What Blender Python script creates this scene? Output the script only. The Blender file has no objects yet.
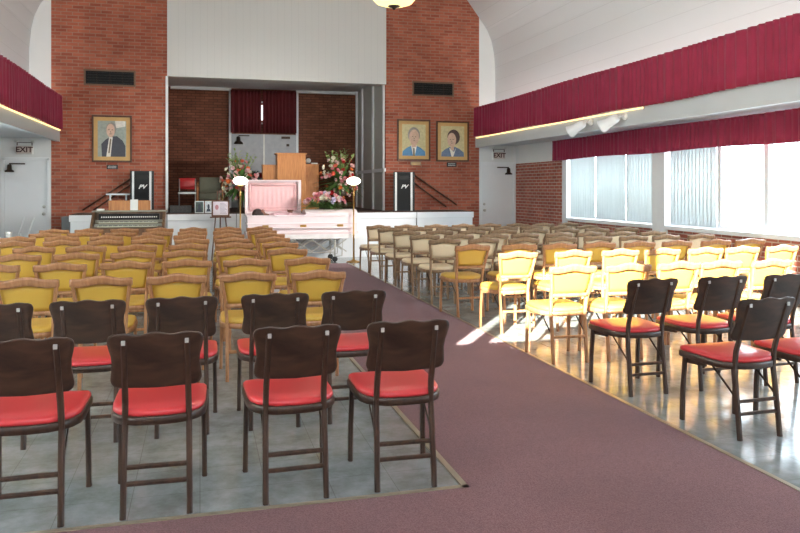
import bpy, math, random
from mathutils import Vector, Matrix, Euler
R = random.Random(7)
PI = math.pi
scene = bpy.context.scene
COL = scene.collection

# ---------------------------------------------------------------- camera
CAM_H = 1.44
cam_d = bpy.data.cameras.new('camera')
cam = bpy.data.objects.new('camera', cam_d)
COL.objects.link(cam)
F_PX = 745.0
cam_d.sensor_width = 36.0
cam_d.lens = F_PX / 800.0 * 36.0
cam_d.shift_x = 0.0
cam_d.shift_y = -(266.5 - 188.0) / 800.0
cam_d.clip_start = 0.05
cam_d.clip_end = 300
cam.location = (0, 0, CAM_H)
cam.rotation_euler = (PI / 2, 0, -math.atan(200 / F_PX))
scene.camera = cam

# ---------------------------------------------------------------- light
w = bpy.data.worlds.new('world'); scene.world = w
w.use_nodes = True
nt = w.node_tree; nt.nodes.clear()
out = nt.nodes.new('ShaderNodeOutputWorld'); bg = nt.nodes.new('ShaderNodeBackground')
bg.inputs[0].default_value = (0.76, 0.88, 1.0, 1); bg.inputs[1].default_value = 11.5
nt.links.new(bg.outputs[0], out.inputs[0])

SUN_DIR = Vector((0.70, 1.0, -0.45)).normalized()      # the way the sunlight travels
sd = bpy.data.lights.new('sun', 'SUN'); sd.energy = 52.0; sd.angle = math.radians(0.35); sd.color = (1.0, 0.93, 0.80)
so = bpy.data.objects.new('sun', sd); COL.objects.link(so)
so.rotation_euler = SUN_DIR.to_track_quat('-Z', 'Y').to_euler()
so.location = (-8, -12, 9)

def area(name, loc, rot, sx, sy, energy, color, portal=False):
    d = bpy.data.lights.new(name, 'AREA'); d.shape = 'RECTANGLE'; d.size = sx; d.size_y = sy
    d.energy = energy; d.color = color
    if portal: d.cycles.is_portal = True
    o = bpy.data.objects.new(name, d); COL.objects.link(o); o.location = loc; o.rotation_euler = rot
    return o
# daylight guides in the window openings
for (y0, y1) in ((10.52, 13.45), (7.0, 10.19), (3.5, 6.7), (-0.4, 3.2)):
    area('window_daylight', (7.20, (y0 + y1) / 2, 1.6), (0, PI / 2, 0), 1.6, y1 - y0, 1, (1, 1, 1), True)
area('window_daylight', (-0.6, -0.47, 3.65), (PI / 2, 0, 0), 4.1, 1.19, 1, (1, 1, 1), True)
# unseen lamps added behind the upper valances to brighten the vault
area('cove_fill_light', (6.32, 7.6, 2.70), (PI, 0.25, 0), 0.12, 16.0, 78, (1.0, 0.96, 0.90))
area('cove_fill_light', (-3.0, 7.6, 2.70), (PI, -0.25, 0), 0.12, 16.0, 68, (1.0, 0.95, 0.88))

vs = scene.view_settings
vs.view_transform = 'Standard'; vs.look = 'None'; vs.gamma = 1; vs.use_curve_mapping = False
vs.exposure = 0.36
scene.cycles.max_bounces = 10
scene.cycles.diffuse_bounces = 6
scene.cycles.sample_clamp_indirect = 10
scene.cycles.use_denoising = True

# ---------------------------------------------------------------- materials
def srgb(r, g, b):
    def c(v):
        v /= 255.0
        return v / 12.92 if v <= 0.04045 else ((v + 0.055) / 1.055) ** 2.4
    return (c(r), c(g), c(b), 1)

class M:
    def __init__(s, name):
        s.m = bpy.data.materials.new(name); s.m.use_nodes = True
        s.n = s.m.node_tree.nodes; s.l = s.m.node_tree.links
        s.b = s.n['Principled BSDF']
    def new(s, t, **k):
        x = s.n.new(t)
        for a, v in k.items(): setattr(x, a, v)
        return x
    def set(s, **k):
        for a, v in k.items(): s.b.inputs[a.replace('_', ' ')].default_value = v

def simple(name, col, rough=0.5, metal=0.0, var=0.06, scale=8, bump=0.0, spec=0.5, sheen=0.0, coat=0.0):
    """Principled with a procedural noise that shifts the colour slightly."""
    q = M(name); q.set(Roughness=rough, Metallic=metal)
    q.b.inputs['Specular IOR Level'].default_value = spec
    q.b.inputs['Coat Weight'].default_value = coat
    q.b.inputs['Sheen Weight'].default_value = sheen
    tc = q.new('ShaderNodeTexCoord'); nz = q.new('ShaderNodeTexNoise'); nz.inputs['Scale'].default_value = scale
    nz.inputs['Detail'].default_value = 4
    cr = q.new('ShaderNodeValToRGB')
    cr.color_ramp.elements[0].position = 0.3; cr.color_ramp.elements[1].position = 0.7
    cr.color_ramp.elements[0].color = tuple(c * (1 - var) for c in col[:3]) + (1,)
    cr.color_ramp.elements[1].color = tuple(min(1, c * (1 + var)) for c in col[:3]) + (1,)
    q.l.new(tc.outputs['Object'], nz.inputs['Vector']); q.l.new(nz.outputs['Fac'], cr.inputs['Fac'])
    q.l.new(cr.outputs['Color'], q.b.inputs['Base Color'])
    if bump:
        bp = q.new('ShaderNodeBump'); bp.inputs['Strength'].default_value = bump; bp.inputs['Distance'].default_value = 0.01
        n2 = q.new('ShaderNodeTexNoise'); n2.inputs['Scale'].default_value = scale * 12
        q.l.new(tc.outputs['Object'], n2.inputs['Vector'])
        q.l.new(n2.outputs['Fac'], bp.inputs['Height']); q.l.new(bp.outputs['Normal'], q.b.inputs['Normal'])
    return q.m

def brick(name, c1, c2, mortar, axis, dark=0.0):
    q = M(name); q.set(Roughness=0.85)
    q.b.inputs['Specular IOR Level'].default_value = 0.25
    tc = q.new('ShaderNodeTexCoord'); sp = q.new('ShaderNodeSeparateXYZ'); cb = q.new('ShaderNodeCombineXYZ')
    q.l.new(tc.outputs['Object'], sp.inputs[0])
    q.l.new(sp.outputs['X' if axis == 'X' else 'Y'], cb.inputs[0]); q.l.new(sp.outputs['Z'], cb.inputs[1])
    bt = q.new('ShaderNodeTexBrick'); bt.inputs['Scale'].default_value = 1.0
    bt.inputs['Brick Width'].default_value = 0.213; bt.inputs['Row Height'].default_value = 0.0677
    bt.inputs['Mortar Size'].default_value = 0.008; bt.inputs['Mortar Smooth'].default_value = 0.2
    bt.inputs['Color1'].default_value = c1; bt.inputs['Color2'].default_value = c2; bt.inputs['Mortar'].default_value = mortar
    q.l.new(cb.outputs[0], bt.inputs['Vector'])
    nz = q.new('ShaderNodeTexNoise'); nz.inputs['Scale'].default_value = 2.2; nz.inputs['Detail'].default_value = 5
    q.l.new(cb.outputs[0], nz.inputs['Vector'])
    hs = q.new('ShaderNodeMix', data_type='RGBA', blend_type='MULTIPLY')
    cr = q.new('ShaderNodeValToRGB'); cr.color_ramp.elements[0].position = 0.3; cr.color_ramp.elements[0].color = (0.68, 0.68, 0.7, 1)
    cr.color_ramp.elements[1].position = 0.62; cr.color_ramp.elements[1].color = (1, 1, 1, 1)
    q.l.new(nz.outputs['Fac'], cr.inputs['Fac'])
    hs.inputs['Factor'].default_value = 0.8
    q.l.new(bt.outputs['Color'], hs.inputs['A']); q.l.new(cr.outputs['Color'], hs.inputs['B'])
    q.l.new(hs.outputs['Result'], q.b.inputs['Base Color'])
    bp = q.new('ShaderNodeBump'); bp.inputs['Strength'].default_value = 0.6; bp.inputs['Distance'].default_value = 0.006; bp.invert = True
    q.l.new(bt.outputs['Fac'], bp.inputs['Height']); q.l.new(bp.outputs['Normal'], q.b.inputs['Normal'])
    return q.m

def wood(name, ca, cb_, rough=0.4, scale=(9, 9, 1.2), coat=0.0):
    q = M(name); q.set(Roughness=rough); q.b.inputs['Coat Weight'].default_value = coat; q.b.inputs['Coat Roughness'].default_value = 0.2
    tc = q.new('ShaderNodeTexCoord'); mp = q.new('ShaderNodeMapping'); mp.inputs['Scale'].default_value = scale
    nz = q.new('ShaderNodeTexNoise'); nz.inputs['Scale'].default_value = 3.5; nz.inputs['Detail'].default_value = 6; nz.inputs['Distortion'].default_value = 0.6
    cr = q.new('ShaderNodeValToRGB'); cr.color_ramp.elements[0].position = 0.32; cr.color_ramp.elements[1].position = 0.68
    cr.color_ramp.elements[0].color = ca; cr.color_ramp.elements[1].color = cb_
    q.l.new(tc.outputs['Object'], mp.inputs[0]); q.l.new(mp.outputs[0], nz.inputs['Vector'])
    q.l.new(nz.outputs['Fac'], cr.inputs['Fac']); q.l.new(cr.outputs['Color'], q.b.inputs['Base Color'])
    return q.m

def planks(name, col, axis, pitch, groove=0.72, rough=0.5, g=0.03):
    """painted boards with shallow grooves repeated along one axis"""
    q = M(name); q.set(Roughness=rough)
    tc = q.new('ShaderNodeTexCoord'); sp = q.new('ShaderNodeSeparateXYZ'); q.l.new(tc.outputs['Object'], sp.inputs[0])
    dv = q.new('ShaderNodeMath', operation='DIVIDE'); dv.inputs[1].default_value = pitch
    q.l.new(sp.outputs[axis], dv.inputs[0])
    fr = q.new('ShaderNodeMath', operation='FRACT'); q.l.new(dv.outputs[0], fr.inputs[0])
    lt = q.new('ShaderNodeMath', operation='LESS_THAN'); lt.inputs[1].default_value = g; q.l.new(fr.outputs[0], lt.inputs[0])
    mx = q.new('ShaderNodeMix', data_type='RGBA'); mx.inputs['A'].default_value = col
    mx.inputs['B'].default_value = tuple(c * groove for c in col[:3]) + (1,)
    q.l.new(lt.outputs[0], mx.inputs['Factor']); q.l.new(mx.outputs['Result'], q.b.inputs['Base Color'])
    bp = q.new('ShaderNodeBump'); bp.invert = True; bp.inputs['Strength'].default_value = 0.5; bp.inputs['Distance'].default_value = 0.004
    q.l.new(lt.outputs[0], bp.inputs['Height']); q.l.new(bp.outputs['Normal'], q.b.inputs['Normal'])
    return q.m

def tiles(name):
    q = M(name)
    tc = q.new('ShaderNodeTexCoord')
    bt = q.new('ShaderNodeTexBrick'); bt.offset = 0.0
    bt.inputs['Scale'].default_value = 1.0; bt.inputs['Brick Width'].default_value = 0.305; bt.inputs['Row Height'].default_value = 0.305
    bt.inputs['Mortar Size'].default_value = 0.0018
    bt.inputs['Color1'].default_value = srgb(158, 163, 164); bt.inputs['Color2'].default_value = srgb(152, 158, 159); bt.inputs['Mortar'].default_value = srgb(126, 130, 128)
    q.l.new(tc.outputs['Object'], bt.inputs['Vector'])
    nz = q.new('ShaderNodeTexNoise'); nz.inputs['Scale'].default_value = 5; nz.inputs['Detail'].default_value = 8; nz.inputs['Roughness'].default_value = 0.7
    q.l.new(tc.outputs['Object'], nz.inputs['Vector'])
    cr = q.new('ShaderNodeValToRGB'); cr.color_ramp.elements[0].position = 0.35; cr.color_ramp.elements[0].color = (0.58, 0.58, 0.55, 1)
    cr.color_ramp.elements[1].position = 0.62; cr.color_ramp.elements[1].color = (1, 1, 1, 1)
    q.l.new(nz.outputs['Fac'], cr.inputs['Fac'])
    mx = q.new('ShaderNodeMix', data_type='RGBA', blend_type='MULTIPLY'); mx.inputs['Factor'].default_value = 1
    q.l.new(bt.outputs['Color'], mx.inputs['A']); q.l.new(cr.outputs['Color'], mx.inputs['B'])
    q.l.new(mx.outputs['Result'], q.b.inputs['Base Color'])
    n2 = q.new('ShaderNodeTexNoise'); n2.inputs['Scale'].default_value = 1.6; n2.inputs['Detail'].default_value = 4
    q.l.new(tc.outputs['Object'], n2.inputs['Vector'])
    mr = q.new('ShaderNodeMapRange'); mr.inputs['To Min'].default_value = 0.07; mr.inputs['To Max'].default_value = 0.22
    q.l.new(n2.outputs['Fac'], mr.inputs['Value']); q.l.new(mr.outputs['Result'], q.b.inputs['Roughness'])
    q.b.inputs['Specular IOR Level'].default_value = 0.65
    bp = q.new('ShaderNodeBump'); bp.inputs['Strength'].default_value = 0.12; bp.inputs['Distance'].default_value = 0.02
    q.l.new(n2.outputs['Fac'], bp.inputs['Height']); q.l.new(bp.outputs['Normal'], q.b.inputs['Normal'])
    return q.m

def carpet_mat(name):
    q = M(name); q.set(Roughness=0.9); q.b.inputs['Specular IOR Level'].default_value = 0.15
    q.b.inputs['Sheen Weight'].default_value = 0.26; q.b.inputs['Sheen Roughness'].default_value = 0.35; q.b.inputs['Sheen Tint'].default_value = (0.95, 0.85, 0.95, 1)
    tc = q.new('ShaderNodeTexCoord'); nz = q.new('ShaderNodeTexNoise'); nz.inputs['Scale'].default_value = 160; nz.inputs['Detail'].default_value = 3
    q.l.new(tc.outputs['Object'], nz.inputs['Vector'])
    cr = q.new('ShaderNodeValToRGB'); cr.color_ramp.elements[0].position = 0.3; cr.color_ramp.elements[1].position = 0.7
    cr.color_ramp.elements[0].color = srgb(102, 68, 68); cr.color_ramp.elements[1].color = srgb(140, 101, 102)
    q.l.new(nz.outputs['Fac'], cr.inputs['Fac'])
    n2 = q.new('ShaderNodeTexNoise'); n2.inputs['Scale'].default_value = 1.3; n2.inputs['Detail'].default_value = 5
    q.l.new(tc.outputs['Object'], n2.inputs['Vector'])
    mx = q.new('ShaderNodeMix', data_type='RGBA', blend_type='MULTIPLY'); mx.inputs['Factor'].default_value = 0.5
    q.l.new(cr.outputs['Color'], mx.inputs['A'])
    c2 = q.new('ShaderNodeValToRGB'); c2.color_ramp.elements[0].color = (0.7, 0.7, 0.7, 1); c2.color_ramp.elements[0].position = 0.35; c2.color_ramp.elements[1].position = 0.6
    q.l.new(n2.outputs['Fac'], c2.inputs['Fac']); q.l.new(c2.outputs['Color'], mx.inputs['B'])
    q.l.new(mx.outputs['Result'], q.b.inputs['Base Color'])
    bp = q.new('ShaderNodeBump'); bp.inputs['Strength'].default_value = 0.5; bp.inputs['Distance'].default_value = 0.004
    q.l.new(nz.outputs['Fac'], bp.inputs['Height']); q.l.new(bp.outputs['Normal'], q.b.inputs['Normal'])
    return q.m

def emit(name, col, strength):
    q = M(name); q.set(Roughness=0.3); q.b.inputs['Base Color'].default_value = col
    q.b.inputs['Emission Color'].default_value = col; q.b.inputs['Emission Strength'].default_value = strength
    return q.m

def glass_mat(name):
    q = M(name); q.n.remove(q.b)
    o = q.n['Material Output']
    tr = q.new('ShaderNodeBsdfTransparent'); tr.inputs[0].default_value = (0.93, 0.96, 0.96, 1)
    gl = q.new('ShaderNodeBsdfGlossy'); gl.inputs['Roughness'].default_value = 0.03
    lw = q.new('ShaderNodeLayerWeight'); lw.inputs['Blend'].default_value = 0.5
    pw = q.new('ShaderNodeMath', operation='POWER'); pw.inputs[1].default_value = 5; q.l.new(lw.outputs['Facing'], pw.inputs[0])
    fr = q.new('ShaderNodeMath', operation='MULTIPLY_ADD'); fr.inputs[1].default_value = 0.9; fr.inputs[2].default_value = 0.03; q.l.new(pw.outputs[0], fr.inputs[0])
    mx = q.new('ShaderNodeMixShader'); q.l.new(fr.outputs[0], mx.inputs[0]); q.l.new(tr.outputs[0], mx.inputs[1]); q.l.new(gl.outputs[0], mx.inputs[2])
    q.l.new(mx.outputs[0], o.inputs[0]); return q.m

def blind_mat(name, fac=.42):
    q = M(name); q.n.remove(q.b); o = q.n['Material Output']
    d = q.new('ShaderNodeBsdfDiffuse'); d.inputs[0].default_value = (0.80, 0.82, 0.82, 1)
    t = q.new('ShaderNodeBsdfTranslucent'); t.inputs[0].default_value = (0.66, 0.68, 0.67, 1)
    mx = q.new('ShaderNodeMixShader'); mx.inputs[0].default_value = fac
    q.l.new(d.outputs[0], mx.inputs[1]); q.l.new(t.outputs[0], mx.inputs[2]); q.l.new(mx.outputs[0], o.inputs[0]); return q.m

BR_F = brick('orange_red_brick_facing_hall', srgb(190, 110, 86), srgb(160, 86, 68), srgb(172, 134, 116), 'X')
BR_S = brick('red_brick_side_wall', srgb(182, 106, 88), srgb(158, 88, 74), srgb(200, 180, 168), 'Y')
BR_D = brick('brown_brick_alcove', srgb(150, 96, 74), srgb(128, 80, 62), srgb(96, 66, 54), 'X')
BR_DS = brick('brown_brick_alcove_side', srgb(150, 96, 74), srgb(128, 80, 62), srgb(96, 66, 54), 'Y')
WHITE = simple('white_paint', srgb(234, 237, 240), 0.45, var=0.02, scale=2)
WARMW = simple('warm_white_plaster', srgb(228, 230, 230), 0.6, var=0.02, scale=2)
BOARD_V = planks('grey_white_boards_upright', srgb(218, 217, 214), 'X', 0.145, groove=.84)
VAULT = planks('off_white_vault_boards', srgb(216, 218, 220), 'Z', 0.30, groove=0.86, g=0.03)
SIDEB = planks('grey_white_panelling', srgb(186, 186, 180), 'Y', 0.3, groove=0.9)
TILE = tiles('grey_vinyl_tiles')
CARPET = carpet_mat('mauve_carpet')
GRIP = simple('tan_metal_edging', srgb(168, 156, 136), 0.35, 0.5)
STAGEF = simple('stage_carpet', srgb(86, 66, 58), 0.9)
VELVET = simple('crimson_velvet', srgb(142, 26, 62), 0.8, var=0.12, scale=5, sheen=0.12)
VELD = simple('dark_maroon_velvet', srgb(96, 22, 28), 0.85, var=0.12, scale=5, sheen=0.03)
DARKW = wood('dark_walnut', srgb(46, 30, 21), srgb(74, 50, 36), 0.4, coat=0.12)
DARKP = wood('dark_walnut_back', srgb(44, 29, 21), srgb(78, 54, 40), 0.42, scale=(2, 14, 1), coat=0.05)
OAK = wood('honey_maple', srgb(148, 98, 62), srgb(182, 132, 90), 0.4, coat=0.3)
WALN = wood('grey_walnut', srgb(124, 96, 70), srgb(158, 128, 98), 0.42, coat=0.2)
REDV = simple('red_vinyl', srgb(208, 54, 58), 0.38, var=0.04, scale=3, coat=0.15)
YELV = simple('mustard_vinyl', srgb(206, 164, 66), 0.42, var=0.04, scale=3, coat=0.1)
CREV = simple('cream_vinyl', srgb(234, 214, 180), 0.45, var=0.04, scale=3, coat=0.1)
STEEL = simple('steel', srgb(196, 194, 188), 0.35, 0.5)
DARKM = simple('dark_bronze_metal', srgb(62, 50, 42), 0.4, 0.6)
BLACK = simple('black_plastic', srgb(20, 20, 22), 0.4)
GRILLE = simple('black_speaker_cloth', srgb(26, 27, 29), 0.8, bump=0.4)
SILV = simple('silver_trim', srgb(214, 216, 214), 0.35, 0.2)
PULW = wood('golden_oak_veneer', srgb(186, 116, 56), srgb(206, 138, 74), 0.4, coat=0.2)
FRW = wood('brown_picture_frame', srgb(78, 48, 32), srgb(104, 66, 44), 0.4)
MATB = simple('tan_picture_mat', srgb(204, 164, 106), 0.7)
BRASS = simple('brass', srgb(190, 150, 88), 0.28, 0.85)
GLOBE = emit('glowing_opal_glass', (1.0, 0.93, 0.80, 1), 6.0)
BOWL = emit('glowing_amber_glass_bowl', (1.0, 0.80, 0.36, 1), 1.05)
TUBE = emit('warm_fluorescent_tube', (1.0, 0.70, 0.32, 1), 1.5)
PINKM = simple('pink_casket_enamel', srgb(240, 222, 224), 0.3, var=0.02, coat=0.4)
PINKS = simple('pink_satin', srgb(236, 190, 192), 0.5, var=0.05, scale=14, sheen=0.3, bump=0.2)
GLASS = glass_mat('window_glass')
BLIND = blind_mat('white_vertical_blind_fabric')
BEAM = simple('shade_tinted_beam_paint', srgb(188, 196, 202), 0.45, var=0.02, scale=2)  # shade and bluish window light put into the beam's paint colour
FROST = blind_mat('frosted_glazing', .75)
PAPER = simple('paper_white', srgb(236, 234, 228), 0.7, var=0.01)
SKIN = simple('skin', srgb(128, 84, 66), 0.5)
HAIR = simple('dark_hair', srgb(44, 28, 24), 0.6)
LEAF = simple('green_leaves', srgb(92, 132, 66), 0.5, var=0.35, scale=12)
LEAFL = simple('light_green_leaves', srgb(138, 158, 92), 0.5, var=0.25, scale=12)
GREYM = simple('grey_steel_door', srgb(152, 154, 158), 0.4, 0.3, var=0.08)

# ---------------------------------------------------------------- mesh helper
class MB:
    def __init__(s): s.v = []; s.f = []; s.mi = []; s.sm = []; s.mat = 0
    def add(s, vs_, fs, smooth=False):
        b = len(s.v); s.v += [tuple(v) for v in vs_]
        for f in fs: s.f.append([b + i for i in f]); s.mi.append(s.mat); s.sm.append(smooth)
    def box(s, x0, x1, y0, y1, z0, z1):
        s.add([(x0, y0, z0), (x1, y0, z0), (x1, y1, z0), (x0, y1, z0), (x0, y0, z1), (x1, y0, z1), (x1, y1, z1), (x0, y1, z1)],
              [(0, 3, 2, 1), (4, 5, 6, 7), (0, 1, 5, 4), (1, 2, 6, 5), (2, 3, 7, 6), (3, 0, 4, 7)]); return s
    def prism(s, pts, a, b, axis='Y', smooth=False):
        """outline pts (u,v) extruded between a and b along an axis"""
        def P(u, v, t):
            return {'Y': (u, t, v), 'X': (t, u, v), 'Z': (u, v, t)}[axis]
        n = len(pts); vs_ = [P(u, v, a) for u, v in pts] + [P(u, v, b) for u, v in pts]
        s.add(vs_, [tuple(range(n)), tuple(range(2 * n - 1, n - 1, -1))])
        base = len(s.v) - 2 * n
        for i in range(n):
            j = (i + 1) % n; s.f.append([base + j, base + i, base + n + i, base + n + j]); s.mi.append(s.mat); s.sm.append(smooth)
        return s
    def sweep(s, pts, w_, d_, up=(0, 1, 0), round_=0.25, n_round=0, smooth=False):
        """chamfered rectangular (or round) section along a path; w across, d along 'up'"""
        pts = [Vector(p) for p in pts]; rings = []
        if n_round:
            sec = [(math.cos(2 * PI * k / n_round) * w_ / 2, math.sin(2 * PI * k / n_round) * d_ / 2) for k in range(n_round)]
        else:
            a, b, c = w_ / 2, d_ / 2, min(w_, d_) * round_
            sec = [(-a + c, -b), (a - c, -b), (a, -b + c), (a, b - c), (a - c, b), (-a + c, b), (-a, b - c), (-a, -b + c)]
        n = len(sec)
        for i, p in enumerate(pts):
            t = (pts[min(i + 1, len(pts) - 1)] - pts[max(i - 1, 0)]).normalized()
            U = Vector(up); U = (U - t * U.dot(t))
            if U.length < 1e-4: U = Vector((0, 0, 1)) - t * t.z
            U.normalize(); W = t.cross(U)
            rings.append([p + W * x + U * y for x, y in sec])
        vs_ = [v for r in rings for v in r]
        fs = [tuple(range(n - 1, -1, -1)), tuple(range((len(pts) - 1) * n, len(pts) * n))]
        s.add(vs_, fs)
        base = len(s.v) - len(vs_)
        for i in range(len(pts) - 1):
            for k in range(n):
                m = (k + 1) % n
                s.f.append([base + i * n + k, base + i * n + m, base + (i + 1) * n + m, base + (i + 1) * n + k]); s.mi.append(s.mat); s.sm.append(smooth or bool(n_round))
        return s
    def tube(s, pts, r, n=8): return s.sweep(pts, 2 * r, 2 * r, up=(0.13, 0.31, 0.94), n_round=n)
    def lathe(s, prof, c=(0, 0, 0), n=20, sx=1, sy=1):
        vs_ = []
        for r, z in prof:
            for k in range(n):
                a = 2 * PI * k / n; vs_.append((c[0] + sx * r * math.cos(a), c[1] + sy * r * math.sin(a), c[2] + z))
        fs = [(i * n + k, i * n + (k + 1) % n, (i + 1) * n + (k + 1) % n, (i + 1) * n + k) for i in range(len(prof) - 1) for k in range(n)]
        s.add(vs_, fs, True); return s
    def ball(s, c, rx, ry=None, rz=None, n=12, m=8):
        ry = ry or rx; rz = rz or rx
        prof = [(max(1e-4, math.sin(PI * i / m)), -math.cos(PI * i / m)) for i in range(m + 1)]
        vs_ = [(c[0] + rx * r * math.cos(2 * PI * k / n), c[1] + ry * r * math.sin(2 * PI * k / n), c[2] + rz * z) for r, z in prof for k in range(n)]
        s.add(vs_, [(i * n + k, i * n + (k + 1) % n, (i + 1) * n + (k + 1) % n, (i + 1) * n + k) for i in range(m) for k in range(n)], True); return s
    def grid(s, fn, nu, nv, smooth=True, thick=None):
        """fn(u,v) -> point; optional second skin offset vector"""
        A = [Vector(fn(i / nu, j / nv)) for j in range(nv + 1) for i in range(nu + 1)]
        q = lambda i, j: j * (nu + 1) + i
        fs = [(q(i, j), q(i + 1, j), q(i + 1, j + 1), q(i, j + 1)) for j in range(nv) for i in range(nu)]
        if thick is None: s.add(A, fs, smooth); return s
        T = Vector(thick); B = [a + T for a in A]; n = len(A)
        fb = [tuple(n + k for k in reversed(f)) for f in fs]
        rim = [q(i, 0) for i in range(nu + 1)] + [q(nu, j) for j in range(1, nv + 1)] + [q(i, nv) for i in range(nu - 1, -1, -1)] + [q(0, j) for j in range(nv - 1, 0, -1)]
        b = len(s.v); s.add(A + B, fs + fb, smooth)
        for i in range(len(rim)):
            a, c = rim[i], rim[(i + 1) % len(rim)]
            s.f.append([b + c, b + a, b + n + a, b + n + c]); s.mi.append(s.mat); s.sm.append(False)
        return s
    def text(s, body, size, place, thick=0.002, shear=0.0, extra=0.0):
        """lettering as mesh; place(x,y) -> 3D function of text plane coords"""
        cu = bpy.data.curves.new('lettering', 'FONT'); cu.body = body; cu.size = size; cu.align_x = 'CENTER'; cu.align_y = 'CENTER'
        cu.shear = shear; cu.offset = extra; cu.resolution_u = 3
        o = bpy.data.objects.new('lettering', cu); COL.objects.link(o)
        dg = bpy.context.evaluated_depsgraph_get(); me = o.evaluated_get(dg).to_mesh()
        s.add([place(v.co.x, v.co.y) for v in me.vertices], [tuple(p.vertices) for p in me.polygons])
        o.evaluated_get(dg).to_mesh_clear(); bpy.data.objects.remove(o); bpy.data.curves.remove(cu); return s
    def mesh(s, name, mats):
        me = bpy.data.meshes.new(name); me.from_pydata(s.v, [], s.f)
        for m in (mats if isinstance(mats, (list, tuple)) else [mats]): me.materials.append(m)
        me.polygons.foreach_set('material_index', s.mi); me.polygons.foreach_set('use_smooth', s.sm); me.update()
        return me
    def build(s, name, mats, parent=None, bevel=0, kind=None, label=None):
        o = bpy.data.objects.new(name, s.mesh(name, mats)); COL.objects.link(o)
        if parent: o.parent = parent
        if bevel:
            b = o.modifiers.new('bevel', 'BEVEL'); b.width = bevel; b.segments = 2; b.limit_method = 'ANGLE'
        if kind: o['kind'] = kind
        if label: o['label'] = label
        return o

def tag(o, label, cat, group=None):
    o['label'] = label; o['category'] = cat
    if group: o['group'] = group
    return o
def thing(name, label, cat, loc=(0, 0, 0), rz=0.0, group=None):
    o = bpy.data.objects.new(name, None); o.empty_display_size = 0.1; COL.objects.link(o); o.location = loc; o.rotation_euler = (0, 0, rz)
    return tag(o, label, cat, group)
CHILD = {}
def kids(o):
    if o.name not in CHILD: CHILD[o.name] = list(o.children)
    return CHILD[o.name]
def dup(root, loc, rz, label, group=None):
    r = root.copy(); COL.objects.link(r); r.location = loc; r.rotation_euler = (0, 0, rz); r['label'] = label
    if group: r['group'] = group
    for ch in kids(root):
        c = ch.copy(); COL.objects.link(c); c.parent = r
        for g in kids(ch):
            d = g.copy(); COL.objects.link(d); d.parent = c
    return r
def S(mb, name, mats, bevel=0): return mb.build(name, mats, None, bevel, 'structure')

# ================================================================ SETTING
XL, XR = -3.75, 7.08          # outer aisle walls
NL, NR = -2.84, 6.17          # edges of the brick towards the aisles
YF, YB = 16.0, -0.35
S(MB().box(XL - .2, XR + .4, YB - .2, 19.5, -0.1, 0), 'floor', TILE)
# carpet: cross piece plus aisle, as one L-shaped slab
S(MB().prism([(XL, YB), (2.74, YB), (2.72, 14.0), (1.24, 14.0), (1.24, 3.38), (XL, 3.38)], 0, 0.008, 'Z'), 'carpet', CARPET)
tr = MB()
tr.box(1.215, 1.245, 3.36, 14.0, 0, 0.011)
tr.box(XL, 1.245, 3.36, 3.39, 0, 0.011)
tr.prism([(2.735, YB), (2.765, YB), (2.745, 14.0), (2.715, 14.0)], 0, 0.011, 'Z')
S(tr, 'trim_1', GRIP)

# front wall: two brick piers with the white boarded header between
S(MB().box(NL, -0.65, YF, YF + .35, 0, 9), 'wall_front', BR_F)
S(MB().box(3.97, NR, YF, YF + .35, 0, 9), 'wall_front_right', BR_F)
S(MB().box(-0.65, 3.97, YF - .04, YF + .35, 3.73, 9), 'wall_front_header', BOARD_V)
S(MB().box(-0.68, -0.63, YF - .05, YF + .02, 0.94, 3.73), 'trim_2', WHITE)
# aisle end walls (white) round the exit doors
S(MB().box(NR, XR + .2, YF, YF + .2, 2.03, 3.0).box(NR, 6.22, YF, YF + .2, 0, 2.03).box(7.05, XR + .2, YF, YF + .2, 0, 2.03).box(NR, 7.6, YF, YF + .2, 3.0, 9), 'wall_front_aisle_right', WARMW)
S(MB().box(XL - .2, NL, YF, YF + .2, 2.03, 3.0).box(-2.88, NL, YF, YF + .2, 0, 2.03).box(XL - .2, -3.72, YF, YF + .2, 0, 2.03).box(XL - .6, NL, YF, YF + .2, 3.0, 9), 'wall_front_aisle_left', WARMW)

def exit_door(n, x0, x1, handle_x, hinge):
    e = bpy.data.objects.new('door_%d' % n, None); COL.objects.link(e); e.location = (0, 0, 0); e['kind'] = 'structure'
    MB().box(x0 + .02, x1 - .02, YF + .02, YF + .07, 0.01, 1.98).build('door_leaf', WHITE, e, 0.003)
    MB().box(x0 - .03, x0 + .02, YF - .015, YF + .09, 0, 2.03).box(x1 - .02, x1 + .03, YF - .015, YF + .09, 0, 2.03).box(x0 - .03, x1 + .03, YF - .015, YF + .09, 1.98, 2.04).build('door_frame', WHITE, e, 0.004)
    MB().lathe([(0.0, 0), (.028, 0), (.028, .01), (.012, .012), (.012, .035), (.028, .045), (.032, .06), (.02, .075), (0, .078)], n=14).build('door_knob', STEEL, e)
    k = e.children[-1] if False else COL.objects[-1]
    k.rotation_euler = (PI / 2, 0, 0); k.location = (handle_x, YF + .02, 0.93)
    MB().lathe([(0.0, 0), (.03, 0), (.03, .012), (.02, .02), (0, .02)], n=14).build('deadbolt', STEEL, e)
    k = COL.objects[-1]; k.rotation_euler = (PI / 2, 0, 0); k.location = (handle_x, YF + .02, 1.07)
    # closer: bracket body with folding arm
    c = MB().lathe([(0, -.05), (.085, -.05), (.08, -.02), (.045, .0), (.04, .08), (.03, .1), (0, .1)], (hinge, YF - .04, 1.80), n=16)
    c.build('door_closer', DARKM, e)
    d_ = 1 if hinge < (x0 + x1) / 2 else -1
    MB().box(min(hinge, hinge + d_ * .28), max(hinge, hinge + d_ * .28), YF - .06, YF - .03, 1.90, 1.925).build('closer_arm', DARKM, e)
    return e
exit_door(1, -3.70, -2.90, -2.97, -3.58)
exit_door(2, 6.24, 7.04, 6.30, 6.88)

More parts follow.
